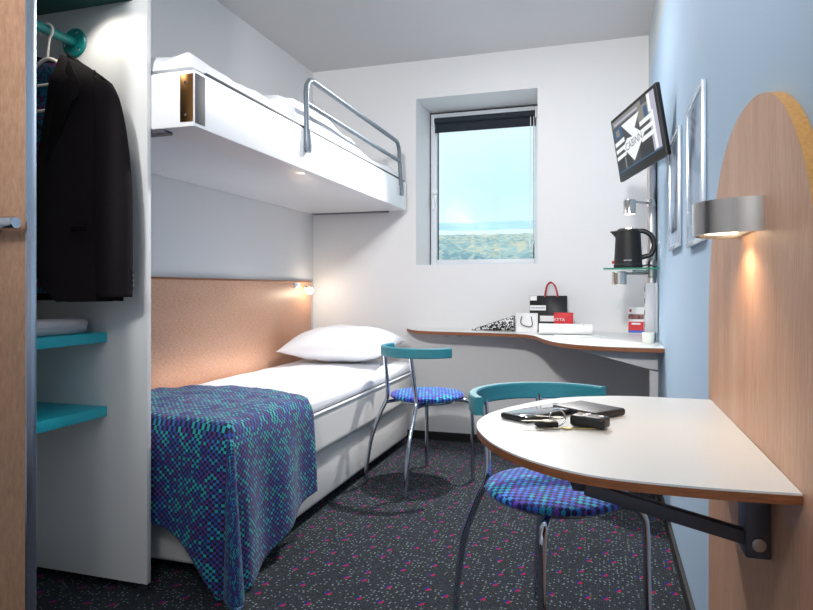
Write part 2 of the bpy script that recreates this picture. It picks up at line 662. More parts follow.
def lining_mat():
    m = bpy.data.materials.new('paisley_lining')
    m.use_nodes = True
    n, l = m.node_tree.nodes, m.node_tree.links
    b = n['Principled BSDF']; b.inputs['Roughness'].default_value = 0.4
    tc = n.new('ShaderNodeTexCoord')
    nz = n.new('ShaderNodeTexNoise'); nz.inputs['Scale'].default_value = 28; nz.inputs['Detail'].default_value = 3; nz.inputs['Distortion'].default_value = 1.6
    l.new(tc.outputs['Object'], nz.inputs['Vector'])
    rp = n.new('ShaderNodeValToRGB')
    e = rp.color_ramp.elements
    e[0].position = 0.36; e[0].color = hexc('#10203a')
    e[1].position = 0.72; e[1].color = hexc('#1b3d66')
    for p, c in ((0.46, '#2b7f9c'), (0.54, '#1a2a50'), (0.62, '#6a2a58')):
        q = e.new(p); q.color = hexc(c)
    l.new(nz.outputs['Fac'], rp.inputs[0]); l.new(rp.outputs[0], b.inputs['Base Color'])
    return m


def scribble_mat():
    m = bpy.data.materials.new('black_white_squiggle')
    m.use_nodes = True
    n, l = m.node_tree.nodes, m.node_tree.links
    b = n['Principled BSDF']; b.inputs['Roughness'].default_value = 0.6
    tc = n.new('ShaderNodeTexCoord')
    nz = n.new('ShaderNodeTexNoise'); nz.inputs['Scale'].default_value = 55; nz.inputs['Detail'].default_value = 1; nz.inputs['Distortion'].default_value = 1.2
    l.new(tc.outputs['Object'], nz.inputs['Vector'])
    rp = n.new('ShaderNodeValToRGB'); rp.color_ramp.interpolation = 'CONSTANT'
    rp.color_ramp.elements[0].color = hexc('#1a1a1c')
    rp.color_ramp.elements[1].position = 0.52; rp.color_ramp.elements[1].color = hexc('#e9e9e9')
    l.new(nz.outputs['Fac'], rp.inputs[0]); l.new(rp.outputs[0], b.inputs['Base Color'])
    return m


def print_mat(seed):
    m = bpy.data.materials.new('grey_art_print')
    m.use_nodes = True
    n, l = m.node_tree.nodes, m.node_tree.links
    b = n['Principled BSDF']; b.inputs['Roughness'].default_value = 0.5
    tc = n.new('ShaderNodeTexCoord')
    mp = n.new('ShaderNodeMapping'); mp.inputs['Location'].default_value = (seed, seed * 2, seed); mp.inputs['Scale'].default_value = (1, 3.4, 1.8)
    l.new(tc.outputs['Object'], mp.inputs[0])
    nz = n.new('ShaderNodeTexNoise'); nz.inputs['Scale'].default_value = 2.4; nz.inputs['Detail'].default_value = 4
    l.new(mp.outputs[0], nz.inputs['Vector'])
    rp = n.new('ShaderNodeValToRGB')
    e = rp.color_ramp.elements
    e[0].position = 0.38; e[0].color = hexc('#4c5666')
    e[1].position = 0.56; e[1].color = hexc('#b6c6d8')
    l.new(nz.outputs['Fac'], rp.inputs[0]); l.new(rp.outputs[0], b.inputs['Base Color'])
    return m


M_lining = lining_mat()
M_scribble = scribble_mat()

# ================================================================== room shell
struct('floor', B((XL, YF, -0.05), (XR, YB, 0)), M_carpet, 'dark grey carpet with pale specks and red and blue tufts')
struct('ceiling', B((XL - 0.1, YF - 0.1, ZC), (XR + 0.1, YB + 0.1, ZC + 0.1)), M_ceil, 'plain pale grey ceiling')
struct('wall_left', B((XL - 0.1, YF, -0.05), (XL, YB, ZC)), M_wall, 'white side wall behind the beds')
struct('wall_right', B((XR, YF, -0.05), (XR + 0.1, YB, ZC)), M_bluewall, 'light blue painted side wall')
struct('wall_front', B((XL - 0.1, YF - 0.1, -0.05), (XR + 0.1, YF, ZC)), M_wall, 'white wall at the entry end')
WX0, WX1, WZ0, WZ1, WT = -1.227, -0.408, 1.184, 2.32, 0.46
bm = bmesh.new()
box(bm, (XL - 0.1, YB, -0.05), (WX0, YB + WT, ZC))
box(bm, (WX1, YB, -0.05), (XR + 0.1, YB + WT, ZC))
box(bm, (WX0, YB, -0.05), (WX1, YB + WT, WZ0))
box(bm, (WX0, YB, WZ1), (WX1, YB + WT, ZC))
struct('wall_back', bm, M_wall, 'white window wall with a deep window recess')
struct('baseboard_back', B((XL + 0.02, YB - 0.014, 0), (XR - 0.014, YB, 0.055), 0.002), M_base)
struct('baseboard_right', B((XR - 0.014, YF, 0), (XR, YB, 0.055), 0.002), M_base)
struct('baseboard_left', B((XL, YF, 0), (XL + 0.012, 1.1, 0.055), 0.002), M_base)

# window
FY = YB + 0.36
win = struct('window_1', B((WX0 - 0.001, FY + 0.075, WZ0 + 0.001), (WX0 + 0.012, FY + 0.078, WZ1 - 0.001)), M_gasket, 'tilt window with white frame and dark blue roller blind')


def frame_bm(x0, x1, z0, z1, y0, y1, w, bev=0.004):
    b = bmesh.new()
    box(b, (x0, y0, z0), (x0 + w, y1, z1), bev)
    box(b, (x1 - w, y0, z0), (x1, y1, z1), bev)
    box(b, (x0 + w, y0, z0), (x1 - w, y1, z0 + w), bev)
    box(b, (x0 + w, y0, z1 - w), (x1 - w, y1, z1), bev)
    return b


mesh_obj('window_frame', frame_bm(WX0, WX1, WZ0, WZ1, FY + 0.012, FY + 0.08, 0.014), M_winframe, win)
mesh_obj('gasket', frame_bm(WX0 + 0.002, WX1 - 0.002, WZ0 + 0.004, WZ1 - 0.002, FY + 0.008, FY + 0.03, 0.014, 0), M_gasket, win)
sash = mesh_obj('sash', frame_bm(WX0 + 0.009, WX1 - 0.009, WZ0 + 0.005, WZ1 - 0.013, FY - 0.004, FY + 0.05, 0.046, 0.006), M_winframe, win)
mesh_obj('pane', B((WX0 + 0.06, FY + 0.02, WZ0 + 0.05), (WX1 - 0.06, FY + 0.026, WZ1 - 0.06)), M_glass, sash)
mesh_obj('pane_seal', frame_bm(WX0 + 0.060, WX1 - 0.060, WZ0 + 0.046, WZ1 - 0.060, FY + 0.006, FY + 0.018, 0.006, 0), M_gasket, sash)
hb = B((WX0 + 0.026, FY - 0.012, 1.64), (WX0 + 0.05, FY - 0.004, 1.73), 0.004)
lathe(hb, [(0, 0), (0.02, 0), (0.02, 0.014), (0, 0.016)], 20, (WX0 + 0.045, FY - 0.012, 1.735), Matrix.Rotation(R(90), 3, 'X'))
box(hb, (WX0 + 0.022, FY - 0.03, 1.60), (WX0 + 0.044, FY - 0.012, 1.69), 0.006)
hdl = mesh_obj('window_handle', hb, M_white, win)
bl = B((WX0 + 0.046, FY - 0.022, WZ1 - 0.145), (WX1 - 0.046, FY - 0.006, WZ1 - 0.068), 0.003)
tube(bl, [(WX0 + 0.046, FY - 0.028, WZ1 - 0.072), (WX1 - 0.046, FY - 0.028, WZ1 - 0.072)], 0.022, 16)
box(bl, (WX0 + 0.046, FY - 0.026, WZ1 - 0.156), (WX1 - 0.046, FY - 0.008, WZ1 - 0.142), 0.003)
blind = mesh_obj('roller_blind', bl, M_blind, win)
br = bmesh.new()
for xx in (WX0 + 0.037, WX1 - 0.047):
    box(br, (xx, FY - 0.05, WZ1 - 0.105), (xx + 0.009, FY - 0.003, WZ1 - 0.045), 0.002)
mesh_obj('blind_bracket', br, M_white, blind)
xc = WX1 - 0.058
ch = T([(xc, FY - 0.03, WZ1 - 0.09), (xc, FY - 0.028, 1.36), (xc - 0.012, FY - 0.028, 1.30), (xc - 0.02, FY - 0.028, 1.285),
        (xc - 0.028, FY - 0.028, 1.30), (xc - 0.022, FY - 0.03, WZ1 - 0.09)], 0.0028, 6)
mesh_obj('pull_chain', ch, M_white, blind)

# ------------------------------------------------------------------ outside
def terrain(name, y0, y1, f, mats, nx, ny, label):
    b = bmesh.new()

    def fn(u, v):
        y = y0 + (y1 - y0) * (v ** 1.6)
        w = 60 + y * 0.9
        x = -0.28 * y + (u - 0.5) * 2 * w
        return Vector((x, y, f(x, y)))
    grid(b, fn, nx, ny)
    o = mesh_obj(name, b, mats, None, 180)
    o['kind'] = 'structure'
    o['label'] = label
    return o


def forest_mat():
    m = bpy.data.materials.new('autumn_forest')
    m.use_nodes = True
    n, l = m.node_tree.nodes, m.node_tree.links
    b = n['Principled BSDF']; b.inputs['Roughness'].default_value = 1.0
    b.inputs['Specular IOR Level'].default_value = 0.0
    tc = n.new('ShaderNodeTexCoord')
    v = n.new('ShaderNodeTexVoronoi'); v.inputs['Scale'].default_value = 0.45; l.new(tc.outputs['Object'], v.inputs['Vector'])
    sp = n.new('ShaderNodeSeparateColor'); l.new(v.outputs['Color'], sp.inputs[0])
    nz = n.new('ShaderNodeTexNoise'); nz.inputs['Scale'].default_value = 0.035; l.new(tc.outputs['Object'], nz.inputs['Vector'])
    mx = n.new('ShaderNodeMix'); mx.inputs[0].default_value = 0.5
    l.new(sp.outputs[0], mx.inputs[2]); l.new(nz.outputs['Fac'], mx.inputs[3])
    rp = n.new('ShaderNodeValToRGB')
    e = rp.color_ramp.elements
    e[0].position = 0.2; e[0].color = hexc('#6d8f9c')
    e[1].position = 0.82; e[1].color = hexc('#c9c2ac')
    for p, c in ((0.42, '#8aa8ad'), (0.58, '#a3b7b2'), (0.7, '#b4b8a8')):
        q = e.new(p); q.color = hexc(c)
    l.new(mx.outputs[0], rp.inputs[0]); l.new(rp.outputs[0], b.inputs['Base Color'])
    return m


M_forest = forest_mat()  # canopy colours are lightened to stand in for haze
M_farhill = mat('hazed_far_hill', '#a3cad8', 1.0, spec=0.0, var=0.12, vscale=0.01)  # distance haze is put into the hill's blue colour
M_field = mat('pale_fields', '#c4d6da', 1.0, spec=0.0, var=0.1, vscale=0.02)  # the mist over the fields is only this pale colour
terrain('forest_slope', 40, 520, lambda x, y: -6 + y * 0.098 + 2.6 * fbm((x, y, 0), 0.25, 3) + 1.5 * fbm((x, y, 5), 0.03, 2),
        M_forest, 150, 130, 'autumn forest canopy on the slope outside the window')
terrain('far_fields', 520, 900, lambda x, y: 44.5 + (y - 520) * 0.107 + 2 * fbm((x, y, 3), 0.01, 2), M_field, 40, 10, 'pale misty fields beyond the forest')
terrain('far_ridge', 900, 1500, lambda x, y: 85 + (y - 900) * 0.125 + 10 * fbm((x, y, 9), 0.006, 3), M_farhill, 60, 10, 'low ridge on the horizon, blue from painted haze')

# ================================================================== wardrobe
PY, PXE = 1.753, -1.444
wr = empty('wardrobe', 'open wardrobe with white end panel and turquoise shelves at left', 'wardrobe', (-1.72, 1.45, 0))
wr.location = (0, 0, 0)
mesh_obj('end_panel', B((XL + 0.004, PY, 0.04), (PXE, PY + 0.02, 2.50), 0.0015), M_panel, wr)['label'] = 'white end panel'
mesh_obj('foot', T([(PXE - 0.02, PY + 0.01, 0), (PXE - 0.02, PY + 0.01, 0.042)], 0.012, 14), M_chrome, wr)
mesh_obj('top_board', B((XL + 0.004, 1.19, 1.983), (-1.50, PY, 2.005), 0.002), M_dturq, wr)['label'] = 'dark teal top board'
for z in (0.874, 0.624):
    mesh_obj('shelf', B((XL + 0.004, 1.19, z - 0.034), (-1.604, PY - 0.001, z), 0.003), M_turq, wr)['label'] = 'turquoise shelf'
rx, rz = -1.741, 1.868
rail = mesh_obj('clothes_rail', T([(rx, 1.19, rz), (rx, PY - 0.008, rz)], 0.0155, 20), M_rail, wr)
MX = Matrix.Rotation(R(90), 3, 'X')
mesh_obj('flange', lathe(bmesh.new(), [(0, 0), (0.05, 0), (0.05, 0.004), (0.046, 0.0075), (0, 0.0075)], 32, (rx, PY - 0.0005, rz), MX), M_rail, rail)
for a in (70, 190, 310):
    mesh_obj('screw', lathe(bmesh.new(), [(0, 0), (0.006, 0), (0.005, 0.003), (0, 0.0035)], 12, (rx + 0.035 * math.cos(R(a)), PY - 0.0078, rz + 0.035 * math.sin(R(a))), MX), M_chrome, rail)
sl = lathe(bmesh.new(), [(0, 0), (0.03, 0), (0.032, -0.006), (0.024, -0.008)], 24, (-1.60, 1.60, 1.983))
spot_ = mesh_obj('recessed_spot', sl, M_steel, wr)
mesh_obj('spot_glass', lathe(bmesh.new(), [(0, -0.0075), (0.022, -0.0075), (0.022, -0.005), (0, -0.005)], 24, (-1.60, 1.60, 1.983)), M_spotglow, spot_)
light('wardrobe_spot_light', 'SPOT', (-1.60, 1.60, 1.968), 3.2, (1, 0.93, 0.82), 0.012, (R(22), R(-14), 0), spot_size=R(120), spot_blend=0.6)
mesh_obj('side_panel', B((XL + 0.004, 1.168, 0.0), (-1.36, 1.188, 2.50), 0.001), M_panel, wr)

# door with aluminium edge
DY = 1.14
dX = at(25, 300, DY - 0.014).x
dX2 = at(36.3, 300, DY + 0.012).x
door = struct('door_1', B((XL + 0.02, DY - 0.012, 0.012), (dX, DY + 0.012, 2.2), 0.001), M_doorwood, 'wood veneer door with aluminium edge and lever handle')
al = bmesh.new()
w_ = dX2 - dX
box(al, (dX - 0.001, DY - 0.0125, 0.01), (dX + w_ * 0.38, DY + 0.012, 2.2), 0.003)
box(al, (dX + w_ * 0.45, DY - 0.014, 0.01), (dX + w_ * 0.85, DY + 0.012, 2.2), 0.003)
box(al, (dX + w_ * 0.30, DY - 0.006, 0.01), (dX2, DY + 0.012, 2.2), 0.002)
mesh_obj('edge_profile', al, M_alu, door)
for v in (102, 208, 312, 421, 520):
    z = at(27, v, DY).z
    mesh_obj('edge_clip', B((dX + w_ * 0.05, DY - 0.0145, z - 0.011), (dX + w_ * 0.36, DY - 0.012, z + 0.011), 0.001), M_steel, door)
hz = at(8, 226, DY).z
hx1 = at(17, 226, DY - 0.05).x
hh = T([(hx1 - 0.11, DY - 0.012, hz), (hx1 - 0.11, DY - 0.045, hz)], 0.009, 14)
tube(hh, [(hx1 - 0.118, DY - 0.052, hz), (hx1 - 0.004, DY - 0.052, hz), (hx1, DY - 0.052, hz)], [0.0145, 0.0145, 0.0125], 18)
lathe(hh, [(0, 0), (0.026, 0), (0.026, 0.006), (0, 0.008)], 24, (hx1 - 0.11, DY - 0.012, hz), MX)
mesh_obj('door_handle', hh, M_chrome, door)

# coat hanger + jacket
JY = 1.635
hc = at(59, 57, JY)
hg = empty('coat_hanger', 'white wire coat hanger hooked on the teal rail', 'coat hanger')
JX = rx + 0.004
hook = [(rx + 0.0255 * math.cos(t), JY, rz - 0.0048 + 0.0255 * math.sin(t)) for t in [R(a) for a in range(200, -61, -20)]]
hook += [(JX + 0.004, JY, rz - 0.06), (JX, JY, rz - 0.095)]
mesh_obj('hook', T(hook, 0.0042, 10), M_hanger, hg)
zs = rz - 0.095
sh = T(catmull([(JX - 0.15, JY, zs - 0.085), (JX - 0.09, JY, zs - 0.05), (JX, JY, zs), (JX + 0.09, JY, zs - 0.05), (JX + 0.15, JY, zs - 0.085)], 6), 0.006, 10)
mesh_obj('shoulder_bar', sh, M_hanger, hg)
mesh_obj('trouser_bar', T([(JX - 0.15, JY, zs - 0.085), (JX + 0.15, JY, zs - 0.085)], 0.0045, 10), M_hanger, hg)
mesh_obj('lower_bar', T([(JX - 0.14, JY - 0.004, zs - 0.17), (JX + 0.14, JY - 0.004, zs - 0.17)], 0.0045, 10), M_hanger, hg)

jk = empty('suit_jacket', 'charcoal suit jacket with blue patterned lining hanging in the wardrobe', 'jacket')


def interp(tab, z):
    if z >= tab[0][0]:
        return tab[0][1]
    for (a, x), (b, y) in zip(tab, tab[1:]):
        if a >= z >= b:
            return x + (y - x) * (a - z) / (a - b)
    return tab[-1][1]


def zx(u, v, Y=JY):
    p = at(u, v, Y)
    return (p.z, p.x)


ztop = at(62, 57, JY).z
zhem = at(80, 301, JY).z
inner_r = [zx(*q) for q in ((64, 57), (66, 75), (63, 100), (58, 130), (54, 155), (50, 190), (48, 225), (49, 255), (53, 280), (60, 293), (72, 302))]
outer_r = [zx(*q) for q in ((68, 57), (88, 68), (104, 80), (112, 95), (115, 120), (113, 160), (113, 220), (116, 300))]
cxj = at(52, 100, JY).x
YBK = JY + 0.075


def front(sign):
    def fn(u, v):
        z = ztop + (zhem - ztop) * u
        if u > 0.97:
            z = zhem + (1 - u) * 0.3
        a, b = interp(inner_r, z), interp(outer_r, z)
        x = a + (b - a) * v
        y = JY - 0.058 + 0.05 * v * v * v - 0.03 * math.sin(PI * min(1, v * 1.1)) * min(1, u * 3) + 0.045 * max(0, 1 - u * 9)
        y += 0.006 * math.sin(v * 9 + u * 2) * u
        if sign < 0:
            x = 2 * cxj - x
        return Vector((x, y, z))
    b = bmesh.new()
    grid(b, fn, 40, 14)
    return b


for s in (1, -1):
    solidify(mesh_obj('front_panel', front(s), M_jacket, jk, 60), 0.006, 0)


def back_fn(u, v):
    z = ztop + 0.012 + (zhem - ztop - 0.012) * u
    b = interp(outer_r, z)
    half = b - cxj
    x = cxj + half * (2 * v - 1)
    q = abs(2 * v - 1)
    y = YBK - 0.045 * q ** 3 - 0.035 * max(0, 1 - u * 8)
    return Vector((x, y, z))


solidify(mesh_obj('back_panel', grid(bmesh.new(), back_fn, 30, 20), M_jacket, jk, 60), 0.005, 0)
solidify(mesh_obj('lining', grid(bmesh.new(), lambda u, v: back_fn(0.02 + u * 0.95, 0.04 + 0.92 * v) + Vector((0, -0.012, 0)), 30, 20), M_lining, jk, 60), 0.003, 0)['label'] = 'blue and purple patterned lining'


def sleeve(sign):
    path = [at(98, 76.5, JY), at(102, 81, JY), at(106, 90, JY), at(109, 103, JY), at(112, 130, JY), at(114, 175, JY), at(115.5, 225, JY), at(116, 260, JY), at(115.5, 297, JY)]
    wid = [0.008, 0.022, 0.034, 0.042, 0.053, 0.060, 0.062, 0.061, 0.058]
    pts = catmull(path, 6)
    ww = [x.x for x in catmull([(w, 0, 0) for w in wid], 6)]
    b = bmesh.new()
    rings = []
    for i, (p, w) in enumerate(zip(pts, ww)):
        ring = []
        for k in range(24):
            a = 2 * PI * k / 24
            wob = 1 + 0.03 * math.sin(3 * a + i * 0.4)
            q = Vector((p.x + w * math.cos(a) * wob, p.y - 0.008 + w * 0.78 * math.sin(a) * wob, p.z + (0.02 * math.cos(a) if i < 7 else 0) * -1))
            if sign < 0:
                q.x = 2 * cxj - q.x
            ring.append(b.verts.new(q))
        rings.append(ring)
    for a_, b_ in zip(rings, rings[1:]):
        for k in range(24):
            b.faces.new((a_[k], a_[(k + 1) % 24], b_[(k + 1) % 24], b_[k]))
    b.faces.new(rings[0])
    return b


for s in (1, -1):
    o = solidify(mesh_obj('sleeve', sleeve(s), M_jacket, jk, 60), 0.004, -1)
    if s > 0:
        for k in range(4):
            p = at(133.5, 272 + k * 5.2, JY - 0.03)
            bt = lathe(bmesh.new(), [(0, 0), (0.008, 0), (0.009, 0.003), (0.007, 0.005), (0, 0.004)], 16, (p.x - 0.006, p.y, p.z), Matrix.Rotation(R(62), 3, 'Y') @ MX)
            mesh_obj('cuff_button', bt, M_dark, o)


def lapel(sign):
    tab = [at(u, v, JY - 0.062) for u, v in ((63, 56), (72, 70), (82, 84), (84, 100), (78, 104), (77, 112), (66, 140), (54, 165), (58, 132), (62, 100), (65, 75))]
    b = bmesh.new()
    y0 = JY - 0.100
    poly = []
    for p in tab:
        x = p.x if sign > 0 else 2 * cxj - p.x
        poly.append((x, p.z))
    prism(b, poly, y0, y0 + 0.008, 'y', bev=0.002)
    for v in b.verts:
        t = (ztop - v.co.z) / 0.4
        v.co.y += 0.055 * max(0, 1 - t * 2.2) + 0.008
    return b


for s in (1, -1):
    mesh_obj('lapel', lapel(s), M_lapel, jk, 50)
pa, pb = at(72, 228, JY - 0.09), at(87, 225, JY - 0.09)
mesh_obj('pocket_flap', B((pa.x, JY - 0.098, pa.z - 0.012), (pb.x, JY - 0.086, pa.z + 0.006), 0.002), M_lapel, jk)

# towel
tz = 0.874


def towel_soft(p):
    k = 0.0035 * fbm(p, 16, 3)
    if p.z > tz + 0.006:
        p.z += k + 0.004 * math.sin((p.x + 1.8) * 12)
        if p.x > -1.67 or p.y < 1.36:
            p.z += 0.002
    return p


tw = pillowbox((-1.965, 1.33, tz + 0.0008), (-1.638, 1.715, tz + 0.044), 0.019, 36, 0, 0, towel_soft)
# the fold between the two layers
for v in tw.verts:
    if v.co.x > -1.66 or v.co.y < 1.35:
        q = abs(v.co.z - (tz + 0.021))
        if q < 0.004:
            v.co.x -= 0.006 if v.co.x > -1.66 else 0
            v.co.y += 0.006 if v.co.y < 1.35 else 0
tag(mesh_obj('towel', tw, M_towel, None, 60), 'folded white terry towel on the upper turquoise shelf', 'towel')

# ================================================================== upper bunk
BX, BZ0, BZ1, BY0, BY1 = -1.278, 1.553, 1.744, 1.777, 4.105
ub = empty('upper_bunk', 'white upper bunk bed fixed high on the left wall with guard rail', 'bunk bed')
bm = bmesh.new()
prism(bm, [(XL + 0.003, BY0), (BX, BY0), (BX, BY1), (XL + 0.003, BY1)], BZ0, BZ1 - 0.004, 'z', bev=0.006)
mesh_obj('bunk_box', bm, M_bunk, ub)
mesh_obj('mattress', B((XL + 0.01, BY0 + 0.05, BZ1 - 0.004), (BX - 0.055, BY1 - 0.05, BZ1 + 0.009), 0.004, 2), M_sheet, ub)
mesh_obj('rim_strip', B((BX - 0.014, BY0 + 0.07, BZ1 - 0.004), (BX - 0.002, BY1 - 0.03, BZ1 + 0.006), 0.002), M_rubber, ub)['label'] = 'dark rubber strip along the top edge'
br = mesh_obj('corner_plate', B((BX - 0.054, BY0 - 0.002, BZ0 + 0.016), (BX - 0.004, BY0, BZ1 - 0.018), 0.0005), M_brass, ub)
br['label'] = 'brass coloured corner plate'
for zz in (BZ0 + 0.04, BZ1 - 0.045):
    mesh_obj('screw', lathe(bmesh.new(), [(0, 0), (0.005, 0), (0.004, 0.002), (0, 0.0025)], 12, (BX - 0.034, BY0 - 0.002, zz), MX), M_steel, br)
mesh_obj('corner_cover', B((BX, BY0 + 0.004, BZ0 + 0.012), (BX + 0.002, BY0 + 0.056, BZ1 - 0.016), 0.0005), M_rubber, ub)['label'] = 'dark grey corner cover'
mesh_obj('corner_cover', B((BX - 0.004, BY1, BZ0 + 0.012), (BX - 0.002, BY1 + 0.006, BZ1 - 0.03), 0.0005), M_rubber, ub)
mesh_obj('wall_bracket', B((XL + 0.02, YB - 0.063, BZ0 - 0.002), (-1.42, YB - 0.002, BZ0 + 0.03), 0.001), M_brace, ub)
mesh_obj('wall_bracket', B((-1.55, BY0 + 0.004, BZ0 - 0.012), (-1.40, BY0 + 0.05, BZ0 - 0.001), 0.002), M_brace, ub)
rxx = BX + 0.008
rail_pts = [(rxx, 2.585, 1.66), (rxx, 2.578, 1.90)]
rail_pts += [(rxx, 2.578 + 0.065 * (1 - math.cos(R(a))), 1.90 + 0.07 * math.sin(R(a))) for a in (30, 60, 90)]
rail_pts += [(rxx, 3.865 - 0.065 * 0 + 0.065 * math.sin(R(a)) - 0.0, 1.90 + 0.07 * math.cos(R(a))) for a in (0, 30, 60, 90)]
rail_pts += [(rxx, 3.945, 1.82), (rxx, 3.965, 1.70)]
gr = mesh_obj('guard_rail', T(rail_pts, 0.0125, 14), M_railgrey, ub, 60)
gr['label'] = 'grey tubular guard rail'
mesh_obj('middle_bar', T([(rxx, 2.578, 1.852), (rxx, 3.94, 1.852)], 0.0115, 14), M_railgrey, gr, 60)
for (yy, r_) in ((2.588, 0.016), (3.972, 0.012)):
    b = T([(rxx + 0.003, yy, 1.735), (rxx + 0.006, yy, 1.66), (rxx + 0.004, yy - 0.003, 1.635)], [r_ * 0.85, r_, r_ * 1.1], 14)
    mesh_obj('rail_clamp', b, M_railgrey, gr, 60)


def duvet_fn(u, v):
    y = BY0 + 0.012 + (BY1 - BY0 - 0.04) * u
    x = XL + 0.015 + (BX - 0.020 - XL - 0.015) * v
    d = min(v * (BX - XL), (1 - v) * (BX - XL), u * 2.3, (1 - u) * 2.3) / 0.09
    k = math.sqrt(max(0.0, 1 - (1 - min(1, d)) ** 2))
    h = 0.066 + 0.085 * math.exp(-((y - 2.85) / 0.42) ** 2) - 0.035 * math.exp(-((y - 2.36) / 0.07) ** 2) - 0.02 * math.exp(-((y - 3.5) / 0.2) ** 2)
    h += 0.020 * fbm((x * 1.3, y * 1.0, 1), 5, 3)
    w = noise.noise(Vector((x * 5, y * 4 + 2 * noise.noise(Vector((x * 3, y * 3, 7))), 3)))
    h += (0.012 if y > 2.3 else 0.003) * (1 - abs(w) * 2.2)
    return Vector((x, y, BZ1 + 0.010 + max(h * k, 0.001)))


dv = bmesh.new()
grid(dv, duvet_fn, 170, 60)
# close the underside
lowz = BZ1 + 0.0095
bb = [e for e in dv.edges if e.is_boundary]
ext = bmesh.ops.extrude_edge_only(dv, edges=bb)
for g in ext['geom']:
    if isinstance(g, bmesh.types.BMVert):
        g.co.z = lowz
bmesh.ops.contextual_create(dv, geom=[e for e in dv.edges if e.is_boundary])
tag(mesh_obj('duvet', dv, M_sheet, None, 60), 'rumpled white duvet lying on the upper bunk', 'duvet')

# ================================================================== lower bed
bd = empty('bed', 'white single bed along the left wall under the bunk', 'bed')
EX = -1.20
mesh_obj('bed_base', B((XL + 0.03, 1.90, 0.05), (EX - 0.03, 4.0, 0.285), 0.02, 3), M_divan, bd)
for (x, y) in ((-1.92, 2.0), (-1.3, 2.0), (-1.92, 3.9), (-1.3, 3.9)):
    mesh_obj('leg', T([(x, y, 0), (x, y, 0.055)], 0.025, 16), M_dark, bd)


mesh_obj('mattress', pillowbox((XL + 0.022, 1.85, 0.286), (EX, 4.05, 0.475), 0.03, 30, 30, 30), M_divan, bd, 60)
tp = pillowbox((XL + 0.024, 1.86, 0.474), (EX - 0.004, 4.04, 0.535), 0.026, 40, 0, 0,
               lambda p: Vector((p.x, p.y, p.z + (0.022 * math.sin(PI * max(0, min(1, (p.x - XL) / (EX - XL)))) + 0.006 * fbm((p.x, p.y * 0.6, 0), 7, 3) if p.z > 0.51 else 0))))
mesh_obj('mattress_topper', tp, M_sheet, bd, 60)
pipe = bmesh.new()
tube(pipe, [(EX + 0.001, 1.88, 0.472), (EX + 0.001, 4.02, 0.472)], 0.006, 8)
mesh_obj('piping', pipe, M_sheet, bd)

# headboard panel on the wall
hp = empty('wall_panel', 'long beech veneer panel on the left wall behind the bed', 'wall panel')
mesh_obj('panel', B((XL + 0.001, 1.78, 0.50), (XL + 0.018, 4.105, 1.068), 0.002), M_headwood, hp)
mesh_obj('top_trim', B((XL + 0.001, 1.78, 1.066), (XL + 0.022, 4.108, 1.077), 0.003), M_edge, hp)
sw = tag(mesh_obj('light_switch', B((XL + 0.018, 3.84, 1.025), (XL + 0.027, 3.915, 1.062), 0.003), M_white), 'small white light switch on the beech panel by the bulb', 'light switch')
mesh_obj('rocker', B((XL + 0.026, 3.855, 1.031), (XL + 0.030, 3.90, 1.056), 0.002), M_white, sw)
rl = empty('reading_lamp', 'small lit round bulb reading lamp at end of beech panel', 'lamp')
LX, LY, LZ = XL + 0.060, 3.99, 1.008
mesh_obj('wall_mount', lathe(bmesh.new(), [(0, 0), (0.022, 0), (0.022, 0.008), (0, 0.01)], 20, (XL + 0.018, 4.0, 1.03), Matrix.Rotation(R(90), 3, 'Y')), M_steel, rl)
mesh_obj('arm', T([(XL + 0.026, 4.0, 1.03), (XL + 0.042, 4.0, 1.028), (LX - 0.01, LY, LZ + 0.012)], 0.006, 10), M_steel, rl)
mesh_obj('bulb', lathe(bmesh.new(), [(0, -0.024), (0.012, -0.021), (0.021, -0.012), (0.024, 0), (0.021, 0.012), (0.012, 0.021), (0, 0.024)], 24, (LX, LY, LZ)), M_bulb, rl)
light('reading_lamp_light', 'POINT', (LX + 0.035, LY - 0.005, LZ), 0.8, (1, 0.85, 0.68), 0.02)

# pillow
def pillow_bm(c, hx, hy, hz):
    b = bmesh.new()
    N = 28
    for side in (1, -1):
        def fn(u, v):
            a, d = 2 * u - 1, 2 * v - 1
            pin = 1 - 0.06 * (1 - abs(a)) * abs(d) ** 4
            pin2 = 1 - 0.08 * (1 - abs(d)) * abs(a) ** 4
            x = a * hx * pin2
            y = d * hy * pin
            k = max(0, (1 - abs(a) ** 2.6)) ** 0.62 * max(0, (1 - abs(d) ** 2.6)) ** 0.62
            z = hz * k * side + (0.012 * fbm((x, y, side * 3), 7, 3) * k)
            if side < 0:
                z *= 0.9
            corner = (abs(a) * abs(d)) ** 2
            return Vector((c[0] + x, c[1] + y, c[2] + z - 0.015 * corner + 0.10 * y))
        grid(b, fn, N, N)
    bmesh.ops.remove_doubles(b, verts=b.verts[:], dist=0.0008)
    return b


tag(mesh_obj('pillow', pillow_bm((-1.585, 3.75, 0.672), 0.35, 0.25, 0.108), M_pillow, None, 80), 'plump white pillow at the head of the lower bed', 'pillow')

# blanket -----------------------------------------------------------
TOPZ = 0.553
CXb, CYb = EX + 0.012, 1.845          # side fold line, foot fold line
SX0 = XL + 0.045                       # wall side


def side_hang(t):    # overhang on the aisle side, t = distance from foot fold towards the head
    return 0.56 - 0.19 * min(1, t / 0.64) ** 0.8 + 0.012 * math.sin(t * 9)


def foot_hang(s):    # overhang at the foot, s = distance from the side fold towards the wall
    return 0.30 + 0.27 * math.exp(-s / 0.13)


LT, LS = 0.60, CXb - SX0


